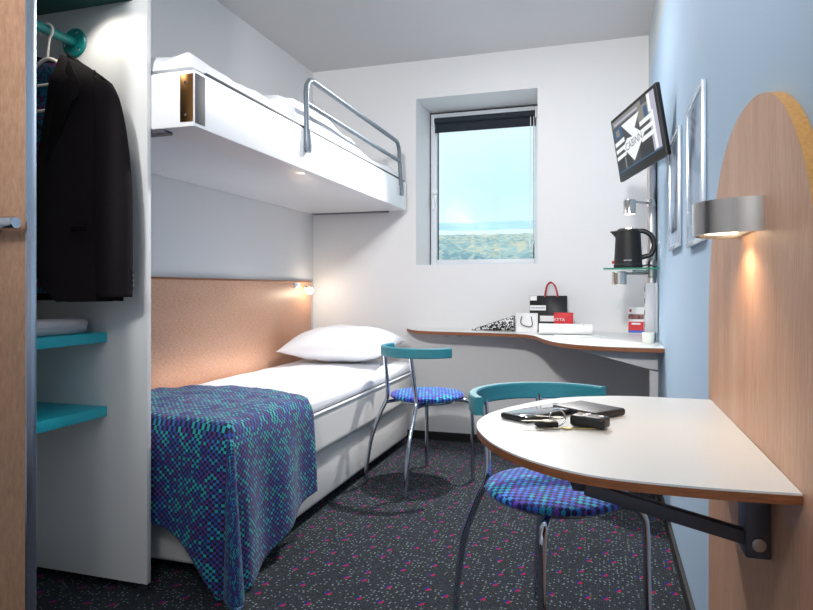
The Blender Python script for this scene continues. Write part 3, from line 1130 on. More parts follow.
def blanket_fn(u, v):
    # u: across (wall -> side hem) ; v: along (head edge -> foot hem)
    a_flat = 0.58
    b_flat = 0.62
    t = max(0.0, (1 - v / b_flat)) * LT
    far = 0.07 * math.sin(PI * min(1, u / a_flat)) if True else 0
    s = max(0.0, (1 - u / a_flat)) * LS
    a = max(0, (u - a_flat) / (1 - a_flat))
    b = max(0, (v - b_flat) / (1 - b_flat))
    x = CXb - s
    y = CYb + t + far * (t / LT)
    z = TOPZ + 0.018 * math.sin(PI * min(1, s / LS)) + 0.006
    w = 0.010 * fbm((x * 1.2, y * 0.9, 2), 6, 3)
    if a == 0 and b == 0:
        z += w
        rr = 0.03
        if s < rr:
            z -= rr - math.sqrt(max(0, rr * rr - (rr - s) ** 2))
        if t < rr:
            z -= (rr - math.sqrt(max(0, rr * rr - (rr - t) ** 2)))
        return Vector((x, y, z))
    zc = TOPZ + 0.006 - 0.03
    if b == 0:
        A = a * side_hang(t)
        z = zc - A * 0.97
        if t < 0.03:
            z -= 0.0
        f = 0.010 + 0.018 * (A / 0.5) + 0.014 * math.sin(t * 21 + 0.6) * min(1, A / 0.25) * (1 if t > 0.05 else t / 0.05)
        return Vector((CXb + f * min(1, A / 0.05 + 0.2), y, max(z, 0.006)))
    if a == 0:
        Bh = b * foot_hang(s)
        z = zc - Bh * 0.97 + 0.01 * math.sin(PI * min(1, s / LS))
        f = 0.010 + 0.03 * (Bh / 0.4) + 0.016 * math.sin(s * 18 + 0.5) * min(1, Bh / 0.2) * (1 if s > 0.05 else s / 0.05)
        return Vector((x, CYb - f * min(1, Bh / 0.05 + 0.2), max(z, 0.006)))
    # corner: hanging cone
    A, Bh = a * side_hang(0), b * foot_hang(0)
    rho = math.hypot(A, Bh)
    m = max(A, Bh)
    rho = m + 0.16 * (rho - m) / 0.414
    ph = math.atan2(Bh, A)
    fl = (0.010 + 0.02 * rho / 0.5 + 0.07 * (math.sin(2 * ph) ** 2) * rho / 0.5)
    z = zc - rho * 0.97
    return Vector((CXb + fl * math.cos(ph), CYb - fl * math.sin(ph), max(z, 0.004)))


def blanket_uv(u, v):
    a_flat, b_flat = 0.58, 0.62
    t = max(0.0, 1 - v / b_flat) * LT
    s = max(0.0, 1 - u / a_flat) * LS
    U = u / a_flat * LS if u <= a_flat else LS + (u - a_flat) / (1 - a_flat) * side_hang(t)
    V = v / b_flat * LT if v <= b_flat else LT + (v - b_flat) / (1 - b_flat) * foot_hang(s)
    return (U, V)


o = mesh_obj('blanket', grid(bmesh.new(), blanket_fn, 100, 100, blanket_uv), M_blanket, None, 180)
solidify(o, 0.006, 1)
tag(o, 'blue and purple checked woven blanket over the foot of the bed', 'blanket')

# ================================================================== chairs
def chair(name, label, loc, face):
    c = empty(name, label, 'chair', (*loc, 0), face - R(90), 'tubular chairs with turquoise backrests')
    # local: +y forward
    seat = bmesh.new()
    prof = [(0, 0.438), (0.17, 0.438), (0.188, 0.443), (0.197, 0.452), (0.197, 0.459), (0.188, 0.467), (0.15, 0.473), (0.08, 0.475), (0, 0.474)]
    lathe(seat, prof, 48)
    mesh_obj('seat', seat, M_seat, c, 60)['label'] = 'round seat pad in blue checked fabric'
    fr = bmesh.new()
    ring = [(0.14 * math.cos(2 * PI * k / 32), 0.14 * math.sin(2 * PI * k / 32), 0.429) for k in range(32)]
    tube(fr, ring, 0.009, 10, closed=True)
    mesh_obj('seat_frame', fr, M_chrome, c, 60)
    for s in (-1, 1):
        pts = catmull([(s * 0.155, -0.30, 0.0), (s * 0.152, -0.292, 0.10), (s * 0.142, -0.265, 0.25), (s * 0.124, -0.215, 0.38), (s * 0.112, -0.188, 0.44),
                       (s * 0.106, -0.188, 0.50), (s * 0.102, -0.203, 0.60), (s * 0.10, -0.2175, 0.70)], 6)
        lg = T(pts, 0.0105, 14)
        tube(lg, [(s * 0.116, -0.195, 0.424), (s * 0.10, -0.11, 0.428)], 0.009, 10)
        mesh_obj('leg', lg, M_chrome, c, 60)
    for s in (-1, 1):
        pts = catmull([(s * 0.09, 0.09, 0.428), (s * 0.13, 0.13, 0.428), (s * 0.152, 0.15, 0.424), (s * 0.166, 0.163, 0.405), (s * 0.171, 0.167, 0.37),
                       (s * 0.173, 0.169, 0.25), (s * 0.176, 0.171, 0.0)], 6)
        mesh_obj('leg', T(pts, 0.0105, 14), M_chrome, c, 60)
    # backrest: bent wooden band
    rc = Vector((0, -0.02, 0))
    b = bmesh.new()
    n = 36
    sec = [(-0.012, 0.672), (-0.0125, 0.672), (0.0125, 0.672), (0.0125, 0.718), (0.009, 0.722), (-0.009, 0.722), (-0.0125, 0.718)]
    sec = [(-0.0125, 0.676), (-0.009, 0.672), (0.009, 0.672), (0.0125, 0.676), (0.0125, 0.718), (0.009, 0.722), (-0.009, 0.722), (-0.0125, 0.718)]
    rings = []
    for i in range(n + 1):
        a = R(188) + R(164) * i / n
        rad = 0.222
        rings.append([b.verts.new(rc + Vector(((rad + dr) * math.cos(a), (rad + dr) * math.sin(a), z))) for dr, z in sec])
    for p, q in zip(rings, rings[1:]):
        for k in range(len(sec)):
            b.faces.new((p[k], p[(k + 1) % len(sec)], q[(k + 1) % len(sec)], q[k]))
    b.faces.new(rings[0]); b.faces.new(rings[-1])
    mesh_obj('backrest', b, M_back, c, 40)['label'] = 'curved turquoise wooden backrest band'
    return c


chair('chair', 'turquoise backed tubular chair standing beside the bed under the window', (-0.903, 3.28), R(60))
chair('chair', 'turquoise backed tubular chair pushed in behind the half round table', (-0.130, 1.838), R(-48))

# ================================================================== back board, table, wall lamp
bd_ = bmesh.new()
ARC = []
yc, zc_, rw, rh = 1.275, 0.90, 0.425, 0.45
for k in range(41):
    a = PI * k / 40
    ca, sa = math.cos(a), math.sin(a)
    ARC.append((yc + rw * math.copysign(abs(ca) ** (2 / 2.25), ca), zc_ + rh * abs(sa) ** (2 / 2.25)))
poly = [(yc + rw, 0.06)] + ARC + [(yc - rw, 0.06)]
prism(bd_, poly, XP, XR - 0.0005, 'x', mi=0, mi_side=1)
board = tag(mesh_obj('back_board', bd_, [M_boardwood, M_boardedge], None, 30), 'tall round topped beech board fixed to the blue wall', 'wall board')

tb = empty('wall_table', 'white half round folding table fixed to the beech board', 'table')
TZ = 0.757
edge = [(XP - 0.001, 1.656), (0.17, 1.656), (0.038, 1.648), (-0.101, 1.575), (-0.185, 1.45), (-0.232, 1.33), (-0.236, 1.22), (-0.200, 1.115), (-0.150, 1.035),
        (-0.085, 0.972), (-0.005, 0.932), (0.121, 0.922), (XP - 0.001, 0.930)]
ep = [(p.x, p.y) for p in catmull([(a, b, 0) for a, b in edge], 6)]
bm = bmesh.new()
prism(bm, ep, TZ - 0.003, TZ, 'z', mi=0)
top = mesh_obj('tabletop', bm, M_lam, tb, 30)
bm = bmesh.new()
prism(bm, ep, TZ - 0.0155, TZ - 0.003, 'z', mi=0, bev=0.0015)
mesh_obj('table_core', bm, M_edge, tb, 30)['label'] = 'brown plywood table core'
bm = B((XP - 0.036, 1.09, 0.605), (XP - 0.001, 1.15, TZ - 0.016), 0.003)
brk = mesh_obj('wall_bracket', bm, M_brace, tb)
mesh_obj('bolt', lathe(bmesh.new(), [(0, 0), (0.011, 0), (0.010, 0.004), (0, 0.005)], 18, (XP - 0.018, 1.09, 0.628), MX), M_steel, brk)
p0, p1 = Vector((XP - 0.034, 1.11, 0.632)), Vector((-0.02, 1.11, 0.684))
d = (p1 - p0)
an = math.atan2(d.z, -d.x)
t = B((-0.005, -0.010, -0.011), (d.length + 0.01, 0.010, 0.011), 0.002)
bm = bmesh.new()
merge(bm, t, 0, Matrix.Translation(p0) @ Matrix.Rotation(PI, 4, 'Z') @ Matrix.Rotation(-an, 4, 'Y'))
mesh_obj('folding_brace', bm, M_brace, tb)
bm = bmesh.new()
prism(bm, [(-0.075, TZ - 0.016), (-0.005, TZ - 0.016), (-0.014, 0.675), (-0.05, 0.675)], 1.1205, 1.145, 'y', bev=0.002)
mesh_obj('top_bracket', bm, M_brace, tb)

# wall lamp on the board
wlamp = empty('wall_lamp', 'half round brushed steel wall lamp on the beech board', 'lamp')
ly, lr = 1.225, 0.095
bm = bmesh.new()
n = 30
for zz in ():
    pass
arc = [(XP - lr * math.sin(PI * k / n), ly - lr * math.cos(PI * k / n) * 0.98) for k in range(n + 1)]
arc2 = [(XP - (lr - 0.004) * math.sin(PI * k / n), ly - (lr - 0.004) * math.cos(PI * k / n) * 0.98) for k in range(n + 1)]
prism(bm, arc + arc2[::-1], 1.113, 1.169, 'z')
mesh_obj('steel_shade', bm, M_steel, wlamp, 30)
bm = bmesh.new()
prism(bm, [(XP - (lr - 0.006) * math.sin(PI * k / n), ly - (lr - 0.006) * math.cos(PI * k / n) * 0.98) for k in range(n + 1)], 1.146, 1.150, 'z')
mesh_obj('inner_plate', bm, M_white, wlamp, 30)
bl_ = lathe(bmesh.new(), [(0, 1.118), (0.026, 1.118), (0.03, 1.122), (0.03, 1.146), (0, 1.146)], 24, (XP - 0.048, ly + 0.018, 0))
mesh_obj('lamp_glass', bl_, M_lampglow, wlamp, 40)
mesh_obj('back_plate', B((XP - 0.004, ly - 0.088, 1.118), (XP - 0.0005, ly + 0.088, 1.145), 0.001), M_steel, wlamp)
light('wall_lamp_light', 'SPOT', (XP - 0.05, ly + 0.018, 1.110), 1.3, (1, 0.72, 0.45), 0.02, (0, 0, 0), spot_size=R(150), spot_blend=0.5)

# picture frames on the blue wall
def picture(label, y0, y1, z0, z1, seed):
    p = empty('picture_frame', label, 'picture', group='framed prints on the blue wall')
    x1 = XR - 0.0015
    x0 = x1 - 0.013
    w = 0.014
    b = bmesh.new()
    box(b, (x0, y0, z0), (x1, y0 + w, z1), 0.002)
    box(b, (x0, y1 - w, z0), (x1, y1, z1), 0.002)
    box(b, (x0, y0 + w, z0), (x1, y1 - w, z0 + w), 0.002)
    box(b, (x0, y0 + w, z1 - w), (x1, y1 - w, z1), 0.002)
    mesh_obj('frame', b, M_frame, p)
    mesh_obj('mount', B((x1 - 0.008, y0 + w, z0 + w), (x1 - 0.004, y1 - w, z1 - w)), M_mount, p)
    mesh_obj('print', B((x1 - 0.0092, y0 + w + 0.045, z0 + w + 0.05), (x1 - 0.0082, y1 - w - 0.045, z1 - w - 0.012)), print_mat(seed), p)
    mesh_obj('glass', B((x1 - 0.0125, y0 + w, z0 + w), (x1 - 0.011, y1 - w, z1 - w)), M_picglass, p)


picture('silver framed grey print nearer the wall lamp', 1.865, 2.20, 1.150, 1.585, 1.7)
picture('silver framed grey print nearer the television', 2.43, 2.77, 1.172, 1.600, 4.2)

# ================================================================== corner desk
dk = empty('wall_desk', 'white corner desk with brown edge along the window wall', 'desk')
DZ = 0.752
dedge = [(-1.29, YB - 0.001), (-1.235, 4.06), (-1.16, 3.97), (-1.06, 3.925), (-0.925, 3.905), (-0.76, 3.89), (-0.603, 3.872), (-0.47, 3.83), (-0.385, 3.72), (-0.315, 3.50), (-0.245, 3.32),
         (-0.15, 3.20), (-0.04, 3.135), (0.072, 3.105), (0.17, 3.10), (XR - 0.001, 3.10)]
ep = [(p.x, p.y) for p in catmull([(a, b, 0) for a, b in dedge], 6)] + [(XR - 0.001, YB - 0.001)]
bm = bmesh.new()
prism(bm, ep, DZ - 0.003, DZ, 'z')
mesh_obj('desktop', bm, M_lam, dk, 30)
bm = bmesh.new()
prism(bm, ep, DZ - 0.022, DZ - 0.003, 'z', bev=0.0015)
mesh_obj('desk_core', bm, M_edge, dk, 30)['label'] = 'brown desk core edge'
bm = bmesh.new()
prism(bm, [(-0.16, DZ - 0.0222), (XR - 0.02, DZ - 0.0222), (XR - 0.02, 0.635), (0.20, 0.642)], 3.22, 3.24, 'y', bev=0.002)
mesh_obj('gusset', bm, M_grey, dk)
mesh_obj('support_panel', B((XR - 0.055, 3.245, 0.056), (XR - 0.016, 3.285, DZ - 0.0222), 0.002), M_grey, dk)
for xx in (-1.03, -0.94):
    bm = B((xx, 3.98, DZ - 0.030), (xx + 0.03, YB - 0.001, DZ - 0.0222), 0.001)
    box(bm, (xx, YB - 0.012, DZ - 0.055), (xx + 0.03, YB - 0.001, DZ - 0.03), 0.001)
    mesh_obj('desk_bracket', bm, M_grey, dk)

# pole with glass shelf, sockets; spot lamps; television
PXX, PYY = 0.235, 3.50
pl = empty('corner_pole', 'satin steel pole rising from the desk to the television', 'pole', (0, 0, 0))
mesh_obj('tube', T([(PXX, PYY, DZ + 0.0005), (PXX, PYY, 1.86)], 0.022, 24), M_pole, pl, 60)
mesh_obj('shelf_collar', T([(PXX, PYY, 1.085), (PXX, PYY, 1.165)], 0.027, 24), M_steel, pl, 60)
gsh = empty('wall_shelf', 'small green tinted glass shelf under the black kettle', 'shelf')
gs = mesh_obj('glass_pane', B((0.0, 3.33, 1.118), (XR - 0.004, 3.475, 1.126), 0.001), M_shelfglass, gsh)
bm = bmesh.new()
box(bm, (0.0, 3.3285, 1.1185), (XR - 0.004, 3.3298, 1.1255))
box(bm, (-0.0015, 3.33, 1.1185), (-0.0002, 3.475, 1.1255))
mesh_obj('polished_edge', bm, M_glassedge, gs)
mesh_obj('shelf_arm', T([(PXX - 0.02, PYY - 0.024, 1.110), (0.14, 3.45, 1.110)], 0.007, 12), M_steel, gsh, 60)
sk = mesh_obj('socket_column', B((PXX - 0.034, PYY - 0.082, 0.80), (PXX + 0.012, PYY - 0.024, 1.05), 0.003), M_grey, pl)
mesh_obj('cable_cover', B((PXX + 0.012, PYY - 0.05, 0.80), (XR - 0.003, PYY - 0.02, 1.05), 0.002), M_white, pl)
for zz in (0.84, 0.90, 0.96, 1.02):
    mesh_obj('socket', lathe(bmesh.new(), [(0, 0), (0.014, 0), (0.014, 0.002), (0, 0.001)], 18, (PXX - 0.034, PYY - 0.052, zz), Matrix.Rotation(R(-90), 3, 'Y')), M_dark, sk)
cab = catmull([(PXX + 0.024, PYY + 0.012, 1.80), (PXX + 0.024, PYY + 0.02, 1.62), (PXX + 0.022, PYY - 0.02, 1.50), (PXX + 0.024, PYY, 1.40), (PXX + 0.024, PYY, 1.2), (PXX + 0.02, PYY + 0.01, 1.05)], 8)
mesh_obj('cable', T(cab, 0.0045, 8), M_cable, pl, 60)


def spot(label, x, y, z0, z1, ztube, r=0.03):
    s = empty('spot_lamp', label, 'lamp', group='steel spot lamps on the corner pole')
    b = bmesh.new()
    lathe(b, [(0, z1), (r * 0.9, z1), (r, z1 - 0.004), (r, z0), (r - 0.003, z0), (r - 0.003, z0 + 0.008), (0, z0 + 0.008)], 28, (x, y, 0))
    mesh_obj('shade', b, M_steel, s, 40)
    mesh_obj('lamp_face', lathe(bmesh.new(), [(0, z0 + 0.003), (r - 0.004, z0 + 0.003), (r - 0.004, z0 + 0.007), (0, z0 + 0.007)], 24, (x, y, 0)), M_spotglow, s)
    mesh_obj('arm', T([(x, y, ztube), Vector((x, y, ztube)).lerp(Vector((PXX, PYY, ztube)), 1 - 0.024 / math.hypot(PXX - x, PYY - y))], 0.0065, 12), M_steel, s, 60)
    mesh_obj('clamp', lathe(bmesh.new(), [(0.0224, ztube - 0.018), (0.0262, ztube - 0.018), (0.0262, ztube + 0.018), (0.0224, ztube + 0.018), (0.0224, ztube - 0.018)], 24, (PXX, PYY, 0)), M_steel, s, 40)
    light('spot_lamp_light', 'SPOT', (x, y, z0 - 0.002), 1.6, (1, 0.96, 0.90), 0.02, (0, 0, 0), spot_size=R(130), spot_blend=0.7)


spot('steel spot lamp on the pole above the black kettle', 0.125, 3.40, 1.398, 1.471, 1.462)
spot('steel spot lamp under the glass shelf below the kettle', 0.075, 3.385, 1.042, 1.108, 1.098, 0.036)

# television
tv = empty('television', 'small black flat television showing a picture on the corner pole', 'television')
ctr = Vector((0.1305, 2.86, 1.665 + 0.002))
yaw, pit, rol = R(201.26), R(7.55), R(4.09)
TW, THh = 0.457, 0.288
nrm = Vector((math.cos(yaw) * math.cos(pit), math.sin(yaw) * math.cos(pit), -math.sin(pit)))
r0 = Vector((-math.sin(yaw), math.cos(yaw), 0))
u0 = nrm.cross(r0)
rgt = r0 * math.cos(rol) + u0 * math.sin(rol)
upv = nrm.cross(rgt)
tv.matrix_world = Matrix(((rgt.x, upv.x, nrm.x, ctr.x), (rgt.y, upv.y, nrm.y, ctr.y), (rgt.z, upv.z, nrm.z, ctr.z), (0, 0, 0, 1)))
bm = bmesh.new()
pz = [(-TW / 2, -THh / 2), (TW / 2, -THh / 2), (TW / 2, THh / 2), (-TW / 2, THh / 2)]
t = bmesh.new()
prism(t, pz, -0.022, 0.0, 'z', bev=0.006)
merge(bm, t)
t = bmesh.new()
prism(t, [(-TW / 2 + 0.06, -0.09), (TW / 2 - 0.10, -0.09), (TW / 2 - 0.10, 0.08), (-TW / 2 + 0.06, 0.08)], -0.036, -0.02, 'z', bev=0.006)
merge(bm, t)
mesh_obj('casing', bm, M_dark, tv, 40)
SWd, SHt = TW - 0.036, THh - 0.05
sx0, sy0 = -SWd / 2, SHt / 2 + 0.008


def emat(name, c, s=0.75):
    m = bpy.data.materials.new(name)
    m.use_nodes = True
    n, l = m.node_tree.nodes, m.node_tree.links
    b = n['Principled BSDF']
    b.inputs['Base Color'].default_value = (0.01, 0.01, 0.01, 1)
    b.inputs['Roughness'].default_value = 0.15
    b.inputs['Emission Color'].default_value = hexc(c)
    b.inputs['Emission Strength'].default_value = s
    return m


SM = [emat('screen_dark', '#3a3d42'), emat('screen_white', '#f2f4f6', 0.9), emat('screen_grey', '#8c8a84'), emat('screen_lilac', '#c3c2d6'),
      emat('screen_blue', '#28567e'), emat('screen_ink', '#5f6c7c'), emat('screen_black', '#15161a')]
bm = bmesh.new()


def spoly(pts, z, mi):
    f = bm.faces.new([bm.verts.new((sx0 + a * SWd, sy0 - b * SHt, z)) for a, b in pts])
    if f.normal.length == 0:
        f.normal_update()
    f.material_index = mi


def srect(a0, b0, a1, b1, z, mi):
    spoly([(a0, b1), (a1, b1), (a1, b0), (a0, b0)], z, mi)


E0 = 0.0006
srect(0, 0, 1, 1, E0, 0)
srect(0, 0, 0.7, 0.12, E0 + 0.0002, 2)
srect(0.04, 0.06, 0.62, 0.10, E0 + 0.0003, 3)
srect(0.02, 0.16, 0.22, 0.36, E0 + 0.0002, 4)
srect(0.06, 0.2, 0.15, 0.32, E0 + 0.0003, 2)
srect(0.0, 0.74, 0.34, 1.0, E0 + 0.0002, 6)
srect(0.18, 0.76, 0.21, 0.96, E0 + 0.0003, 2)
srect(0.55, 0.68, 0.85, 0.97, E0 + 0.0002, 6)
srect(0.60, 0.10, 0.84, 0.34, E0 + 0.0002, 2)
srect(0.74, 0.15, 0.82, 0.34, E0 + 0.00025, 4)
srect(0.84, 0.0, 1.0, 1.0, E0 + 0.0003, 3)
srect(0.84, 0.0, 0.90, 0.3, E0 + 0.0004, 1)
srect(0.88, 0.30, 0.93, 0.95, E0 + 0.0004, 1)
for i, (b0, b1) in enumerate(((0.41, 0.49), (0.55, 0.62), (0.68, 0.75))):
    spoly([(0.0, b1), (0.24, b1 - 0.02), (0.24, b0 - 0.02), (0.0, b0)], E0 + 0.0004, 1)
for i, (b0, b1) in enumerate(((0.33, 0.41), (0.47, 0.55), (0.61, 0.69))):
    spoly([(0.62, b1 + 0.02), (0.90, b1), (0.90, b0), (0.62, b0 + 0.02)], E0 + 0.0005, 1)
spoly([(0.43, 0.49), (0.65, 0.16), (0.21, 0.17)], E0 + 0.0008, 1)
spoly([(0.18, 0.58), (0.40, 0.92), (0.69, 0.58), (0.50, 0.36), (0.43, 0.49), (0.30, 0.46)], E0 + 0.0007, 1)
srect(0.0, 0.97, 1.0, 1.0, E0 + 0.0006, 4)
text_into(bm, 'CABINN', 0.046, Matrix.Translation((sx0 + 0.44 * SWd, sy0 - 0.60 * SHt, E0 + 0.0011)) @ Matrix.Rotation(R(3), 4, 'Z'), 5)
mesh_obj('screen', bm, SM, tv, 0, recalc=False)['label'] = 'lit screen with white folded diamond and lettering'
inv = tv.matrix_world.inverted()
arm_b = bmesh.new()
a0 = ctr - nrm * 0.036 + rgt * -0.03
tube(arm_b, [inv @ a0, inv @ (a0 - nrm * 0.035), inv @ Vector((0.218, 3.18, 1.69)), inv @ Vector((PXX - 0.002, PYY - 0.024, 1.70))], 0.012, 12)
mesh_obj('mount_arm', arm_b, M_steel, tv, 60)

# kettle on the glass shelf
KX, KY, KZ = 0.118, 3.40, 1.1265
kt = empty('kettle', 'black electric kettle standing on the glass shelf', 'kettle', (KX, KY, KZ))
b = bmesh.new()
prof = [(0, 0), (0.068, 0), (0.07, 0.004), (0.07, 0.016), (0.0675, 0.019), (0.0675, 0.024), (0.0665, 0.05), (0.063, 0.12), (0.0595, 0.178), (0.058, 0.184), (0.052, 0.187)]
lathe(b, prof + [(0, 0.187)], 40)
mesh_obj('body', b, M_darkm, kt, 40)
b = lathe(bmesh.new(), [(0, 0.186), (0.054, 0.186), (0.054, 0.192), (0.045, 0.199), (0.02, 0.202), (0, 0.202)], 40)
mesh_obj('lid', b, M_dark, kt, 40)
b = bmesh.new()
vs = []
for (w, x, z) in ((0.022, -0.050, 0.145), (0.020, -0.062, 0.165), (0.014, -0.080, 0.186), (0.003, -0.086, 0.190)):
    vs.append([b.verts.new((x + 0.03, w, z)), b.verts.new((x, w * 0.5, z - 0.004)), b.verts.new((x - 0.003, 0, z - 0.006)), b.verts.new((x, -w * 0.5, z - 0.004)), b.verts.new((x + 0.03, -w, z))])
for p, q in zip(vs, vs[1:]):
    for k in range(4):
        b.faces.new((p[k], p[k + 1], q[k + 1], q[k]))
b.faces.new([v[0] for v in vs] + [v[-1] for v in vs[::-1]])
b.faces.new(vs[0])
mesh_obj('spout', b, M_darkm, kt, 50)
hp_ = catmull([(0.045, 0, 0.186), (0.080, -0.002, 0.182), (0.112, -0.004, 0.155), (0.122, -0.004, 0.11), (0.110, -0.003, 0.07), (0.085, -0.002, 0.058), (0.06, 0, 0.052)], 6)
b = T(hp_, 0.0125, 12)
for v in b.verts:
    v.co.y *= 0.9
mesh_obj('handle', b, M_dark, kt, 60)
b = B((-0.078, -0.012, 0.022), (-0.066, 0.004, 0.036), 0.002)
mesh_obj('switch', b, M_red, kt)['label'] = 'red switch'
b = bmesh.new()
for i in range(6):
    box(b, (-0.022 + i * 0.0062, -0.0692, 0.0335), (-0.018 + i * 0.0062, -0.066, 0.0385))
mesh_obj('maker_mark', b, M_grey, kt)
b = T(catmull([(0.066, 0.01, 0.01), (0.10, 0.01, 0.014), (0.125, 0.02, 0.006), (0.135, 0.03, 0.0045)], 6), 0.004, 8)
mesh_obj('cord', b, M_cable, kt, 60)
# small dark item at the shelf end is the kettle base lead
# ================================================================== things on the desk
Z0 = DZ + 0.0006


def paper_bag(name, label, cx, cy, w, h, d, m, cat='bag', rz=0):
    e = empty(name, label, cat, (cx, cy, Z0), rz)
    b = bmesh.new()
    box(b, (-w / 2, -d / 2, 0), (w / 2, d / 2, h))
    topf = [f for f in b.faces if f.calc_center_median().z > h - 1e-4]
    bmesh.ops.delete(b, geom=topf, context='FACES')
    for v in b.verts:
        if v.co.z > h / 2:
            v.co.y *= 0.55
    o = mesh_obj('bag_body', b, m, e, 20)
    solidify(o, 0.0012, -1)
    return e, o


pbg, _ = paper_bag('shopping_bag', 'black paper shopping bag with red cord handles on the desk', -0.332, 4.085, 0.228, 0.225, 0.07, M_black)
for yy in (-0.022, 0.022):
    pts = catmull([(-0.038, yy, 0.215), (-0.034, yy, 0.25), (-0.022, yy * 1.1, 0.292), (0.0, yy * 1.2, 0.308 - yy * 0.12), (0.022, yy * 1.1, 0.29), (0.036, yy, 0.25), (0.04, yy, 0.215)], 6)
    mesh_obj('cord_handle', T([(x + 0.016, y, z) for x, y, z in pts], 0.0042, 8), M_redcord, pbg, 60)
b = bmesh.new()
for (x0, x1, z0, z1) in ((-0.112, -0.07, 0.195, 0.224), (-0.112, -0.014, 0.133, 0.165), (-0.05, 0.05, 0.065, 0.10)):
    yl = lambda z: -0.035 * (1 - 0.45 * z / 0.225) - 0.0012
    f = [b.verts.new((x0, yl(z0), z0)), b.verts.new((x1, yl(z0), z0)), b.verts.new((x1, yl(z1), z1)), b.verts.new((x0, yl(z1), z1))]
    b.faces.new(f)
lb = mesh_obj('printed_label', b, M_paper, pbg, 0)
b = bmesh.new()
for k in range(9):
    x = -0.104 + k * 0.0095
    box(b, (x, -0.0285, 0.146), (x + 0.006, -0.0272, 0.1525))
for v in b.verts:
    pass
mesh_obj('print_line', b, M_ink, lb)

wbg, _ = paper_bag('gift_bag', 'small white paper bag with black cord handle on the desk', -0.452, 3.975, 0.128, 0.118, 0.055, M_paper)
pts = catmull([(-0.030, -0.021, 0.098), (-0.036, -0.026, 0.075), (-0.032, -0.028, 0.052), (-0.008, -0.029, 0.040), (0.022, -0.029, 0.036), (0.034, -0.028, 0.048), (0.032, -0.026, 0.07), (0.027, -0.021, 0.098)], 6)
mesh_obj('cord_handle', T(pts, 0.0028, 8), M_blackcord, wbg, 60)

rbx = empty('gift_box', 'red carton with white lettering beside the black bag', 'box', (-0.232, 3.955, Z0), 0)
mesh_obj('carton', B((-0.056, -0.025, 0), (0.056, 0.025, 0.124), 0.001), M_red, rbx)
b = bmesh.new()
text_into(b, 'ATTA', 0.026, Matrix.Translation((-0.024, -0.0258, 0.082)) @ Matrix.Rotation(R(90), 4, 'X'), 0, 0.0002)
mesh_obj('lettering', b, M_paper, rbx, 0)

# squiggle patterned cone lying on the desk
b = bmesh.new()
n = 28
rings = []
for i in range(15):
    t = i / 14
    r = 0.004 + 0.046 * t
    ring = []
    for k in range(n):
        a = 2 * PI * k / n
        ring.append(b.verts.new((-0.812 + 0.272 * t, 4.04 + r * math.cos(a), Z0 + 0.001 + r + r * math.sin(a) * (1 + 0.0 * t))))
    rings.append(ring)
for p, q in zip(rings, rings[1:]):
    for k in range(n):
        b.faces.new((p[k], p[(k + 1) % n], q[(k + 1) % n], q[k]))
b.faces.new(rings[0]); b.faces.new(rings[-1])
tag(mesh_obj('paper_cone', b, M_scribble, None, 50), 'black and white squiggle patterned paper cone lying on the desk', 'paper cone')

# rolled magazine, flat magazines
b = bmesh.new()
lathe(b, [(0.027, 0), (0.031, 0), (0.031, 0.30), (0.027, 0.30), (0.027, 0)], 32, (0, 0, 0))
rm = mesh_obj('rolled_magazine', b, M_paper, None, 40)
rm.matrix_world = Matrix.Translation((-0.362, 3.785, Z0 + 0.0345)) @ Matrix.Rotation(R(3), 4, 'Z') @ Matrix.Rotation(R(90), 4, 'Y')
tag(rm, 'white rolled up magazine lying in front of the bags', 'magazine')
mesh_obj('roll_inside', T([(0, 0, 0.006), (0, 0, 0.294)], 0.0268, 24), M_dark, rm, 60)
for i, (a, z, s) in enumerate(((100, 0.06, 0.012), (115, 0.13, 0.02), (95, 0.14, 0.012), (110, 0.25, 0.016))):
    aa = R(a + 90)
    p = Vector((0.0314 * math.cos(aa), 0.0314 * math.sin(aa), z))
    q = Vector((0.0314 * math.cos(aa + s * 20), 0.0314 * math.sin(aa + s * 20), z))
    mesh_obj('cover_print', T([p, (p + q) / 2 * 1.02, q], 0.0014, 6), M_ink, rm)
b = B((-0.13, -0.10, 0), (0.13, 0.10, 0.003), 0.0008)
mg = tag(mesh_obj('magazine', b, M_paper), 'flat white magazine lying under the rolled one', 'magazine')
mg.location = (-0.13, 3.72, Z0)
mg.rotation_euler = (0, 0, R(14))
mesh_obj('cover_band', B((-0.03, -0.09, 0.003), (0.11, -0.07, 0.0034)), M_ink, mg)

# leaflet holder
lf = empty('leaflet_stand', 'upright red, white and blue leaflet at the back of the desk', 'leaflet', (0.187, 4.08, Z0), R(-4))
b = bmesh.new()
prism(b, [(-0.012, 0), (-0.009, 0.0), (0.003, 0.158), (0.0, 0.158)], -0.045, 0.045, 'x')
mesh_obj('card', b, M_paper, lf, 0)


def card(x0, x1, z0, z1, m, name, off=0.0006):
    b = bmesh.new()
    yy = lambda z: -0.012 + 0.012 * z / 0.158 - off
    b.faces.new([b.verts.new((x0, yy(z0), z0)), b.verts.new((x1, yy(z0), z0)), b.verts.new((x1, yy(z1), z1)), b.verts.new((x0, yy(z1), z1))])
    return b


mesh_obj('red_panel', card(-0.044, 0.044, 0.018, 0.07, M_red, 'x'), M_red, lf, 0)
mesh_obj('blue_band', card(-0.044, 0.044, 0.003, 0.018, M_blue, 'x'), M_blue, lf, 0)
mesh_obj('white_title', card(-0.025, 0.025, 0.052, 0.063, M_paper, 'x', 0.0012), M_paper, lf, 0)
M_photo = mat('printed_faces', '#8a5c58', 0.5, var=0.95, vscale=45)
mesh_obj('photo', card(-0.044, 0.044, 0.085, 0.115, M_photo, 'x'), M_photo, lf, 0)
mesh_obj('emblem', card(-0.038, -0.026, 0.128, 0.145, M_red, 'x'), M_redcord, lf, 0)

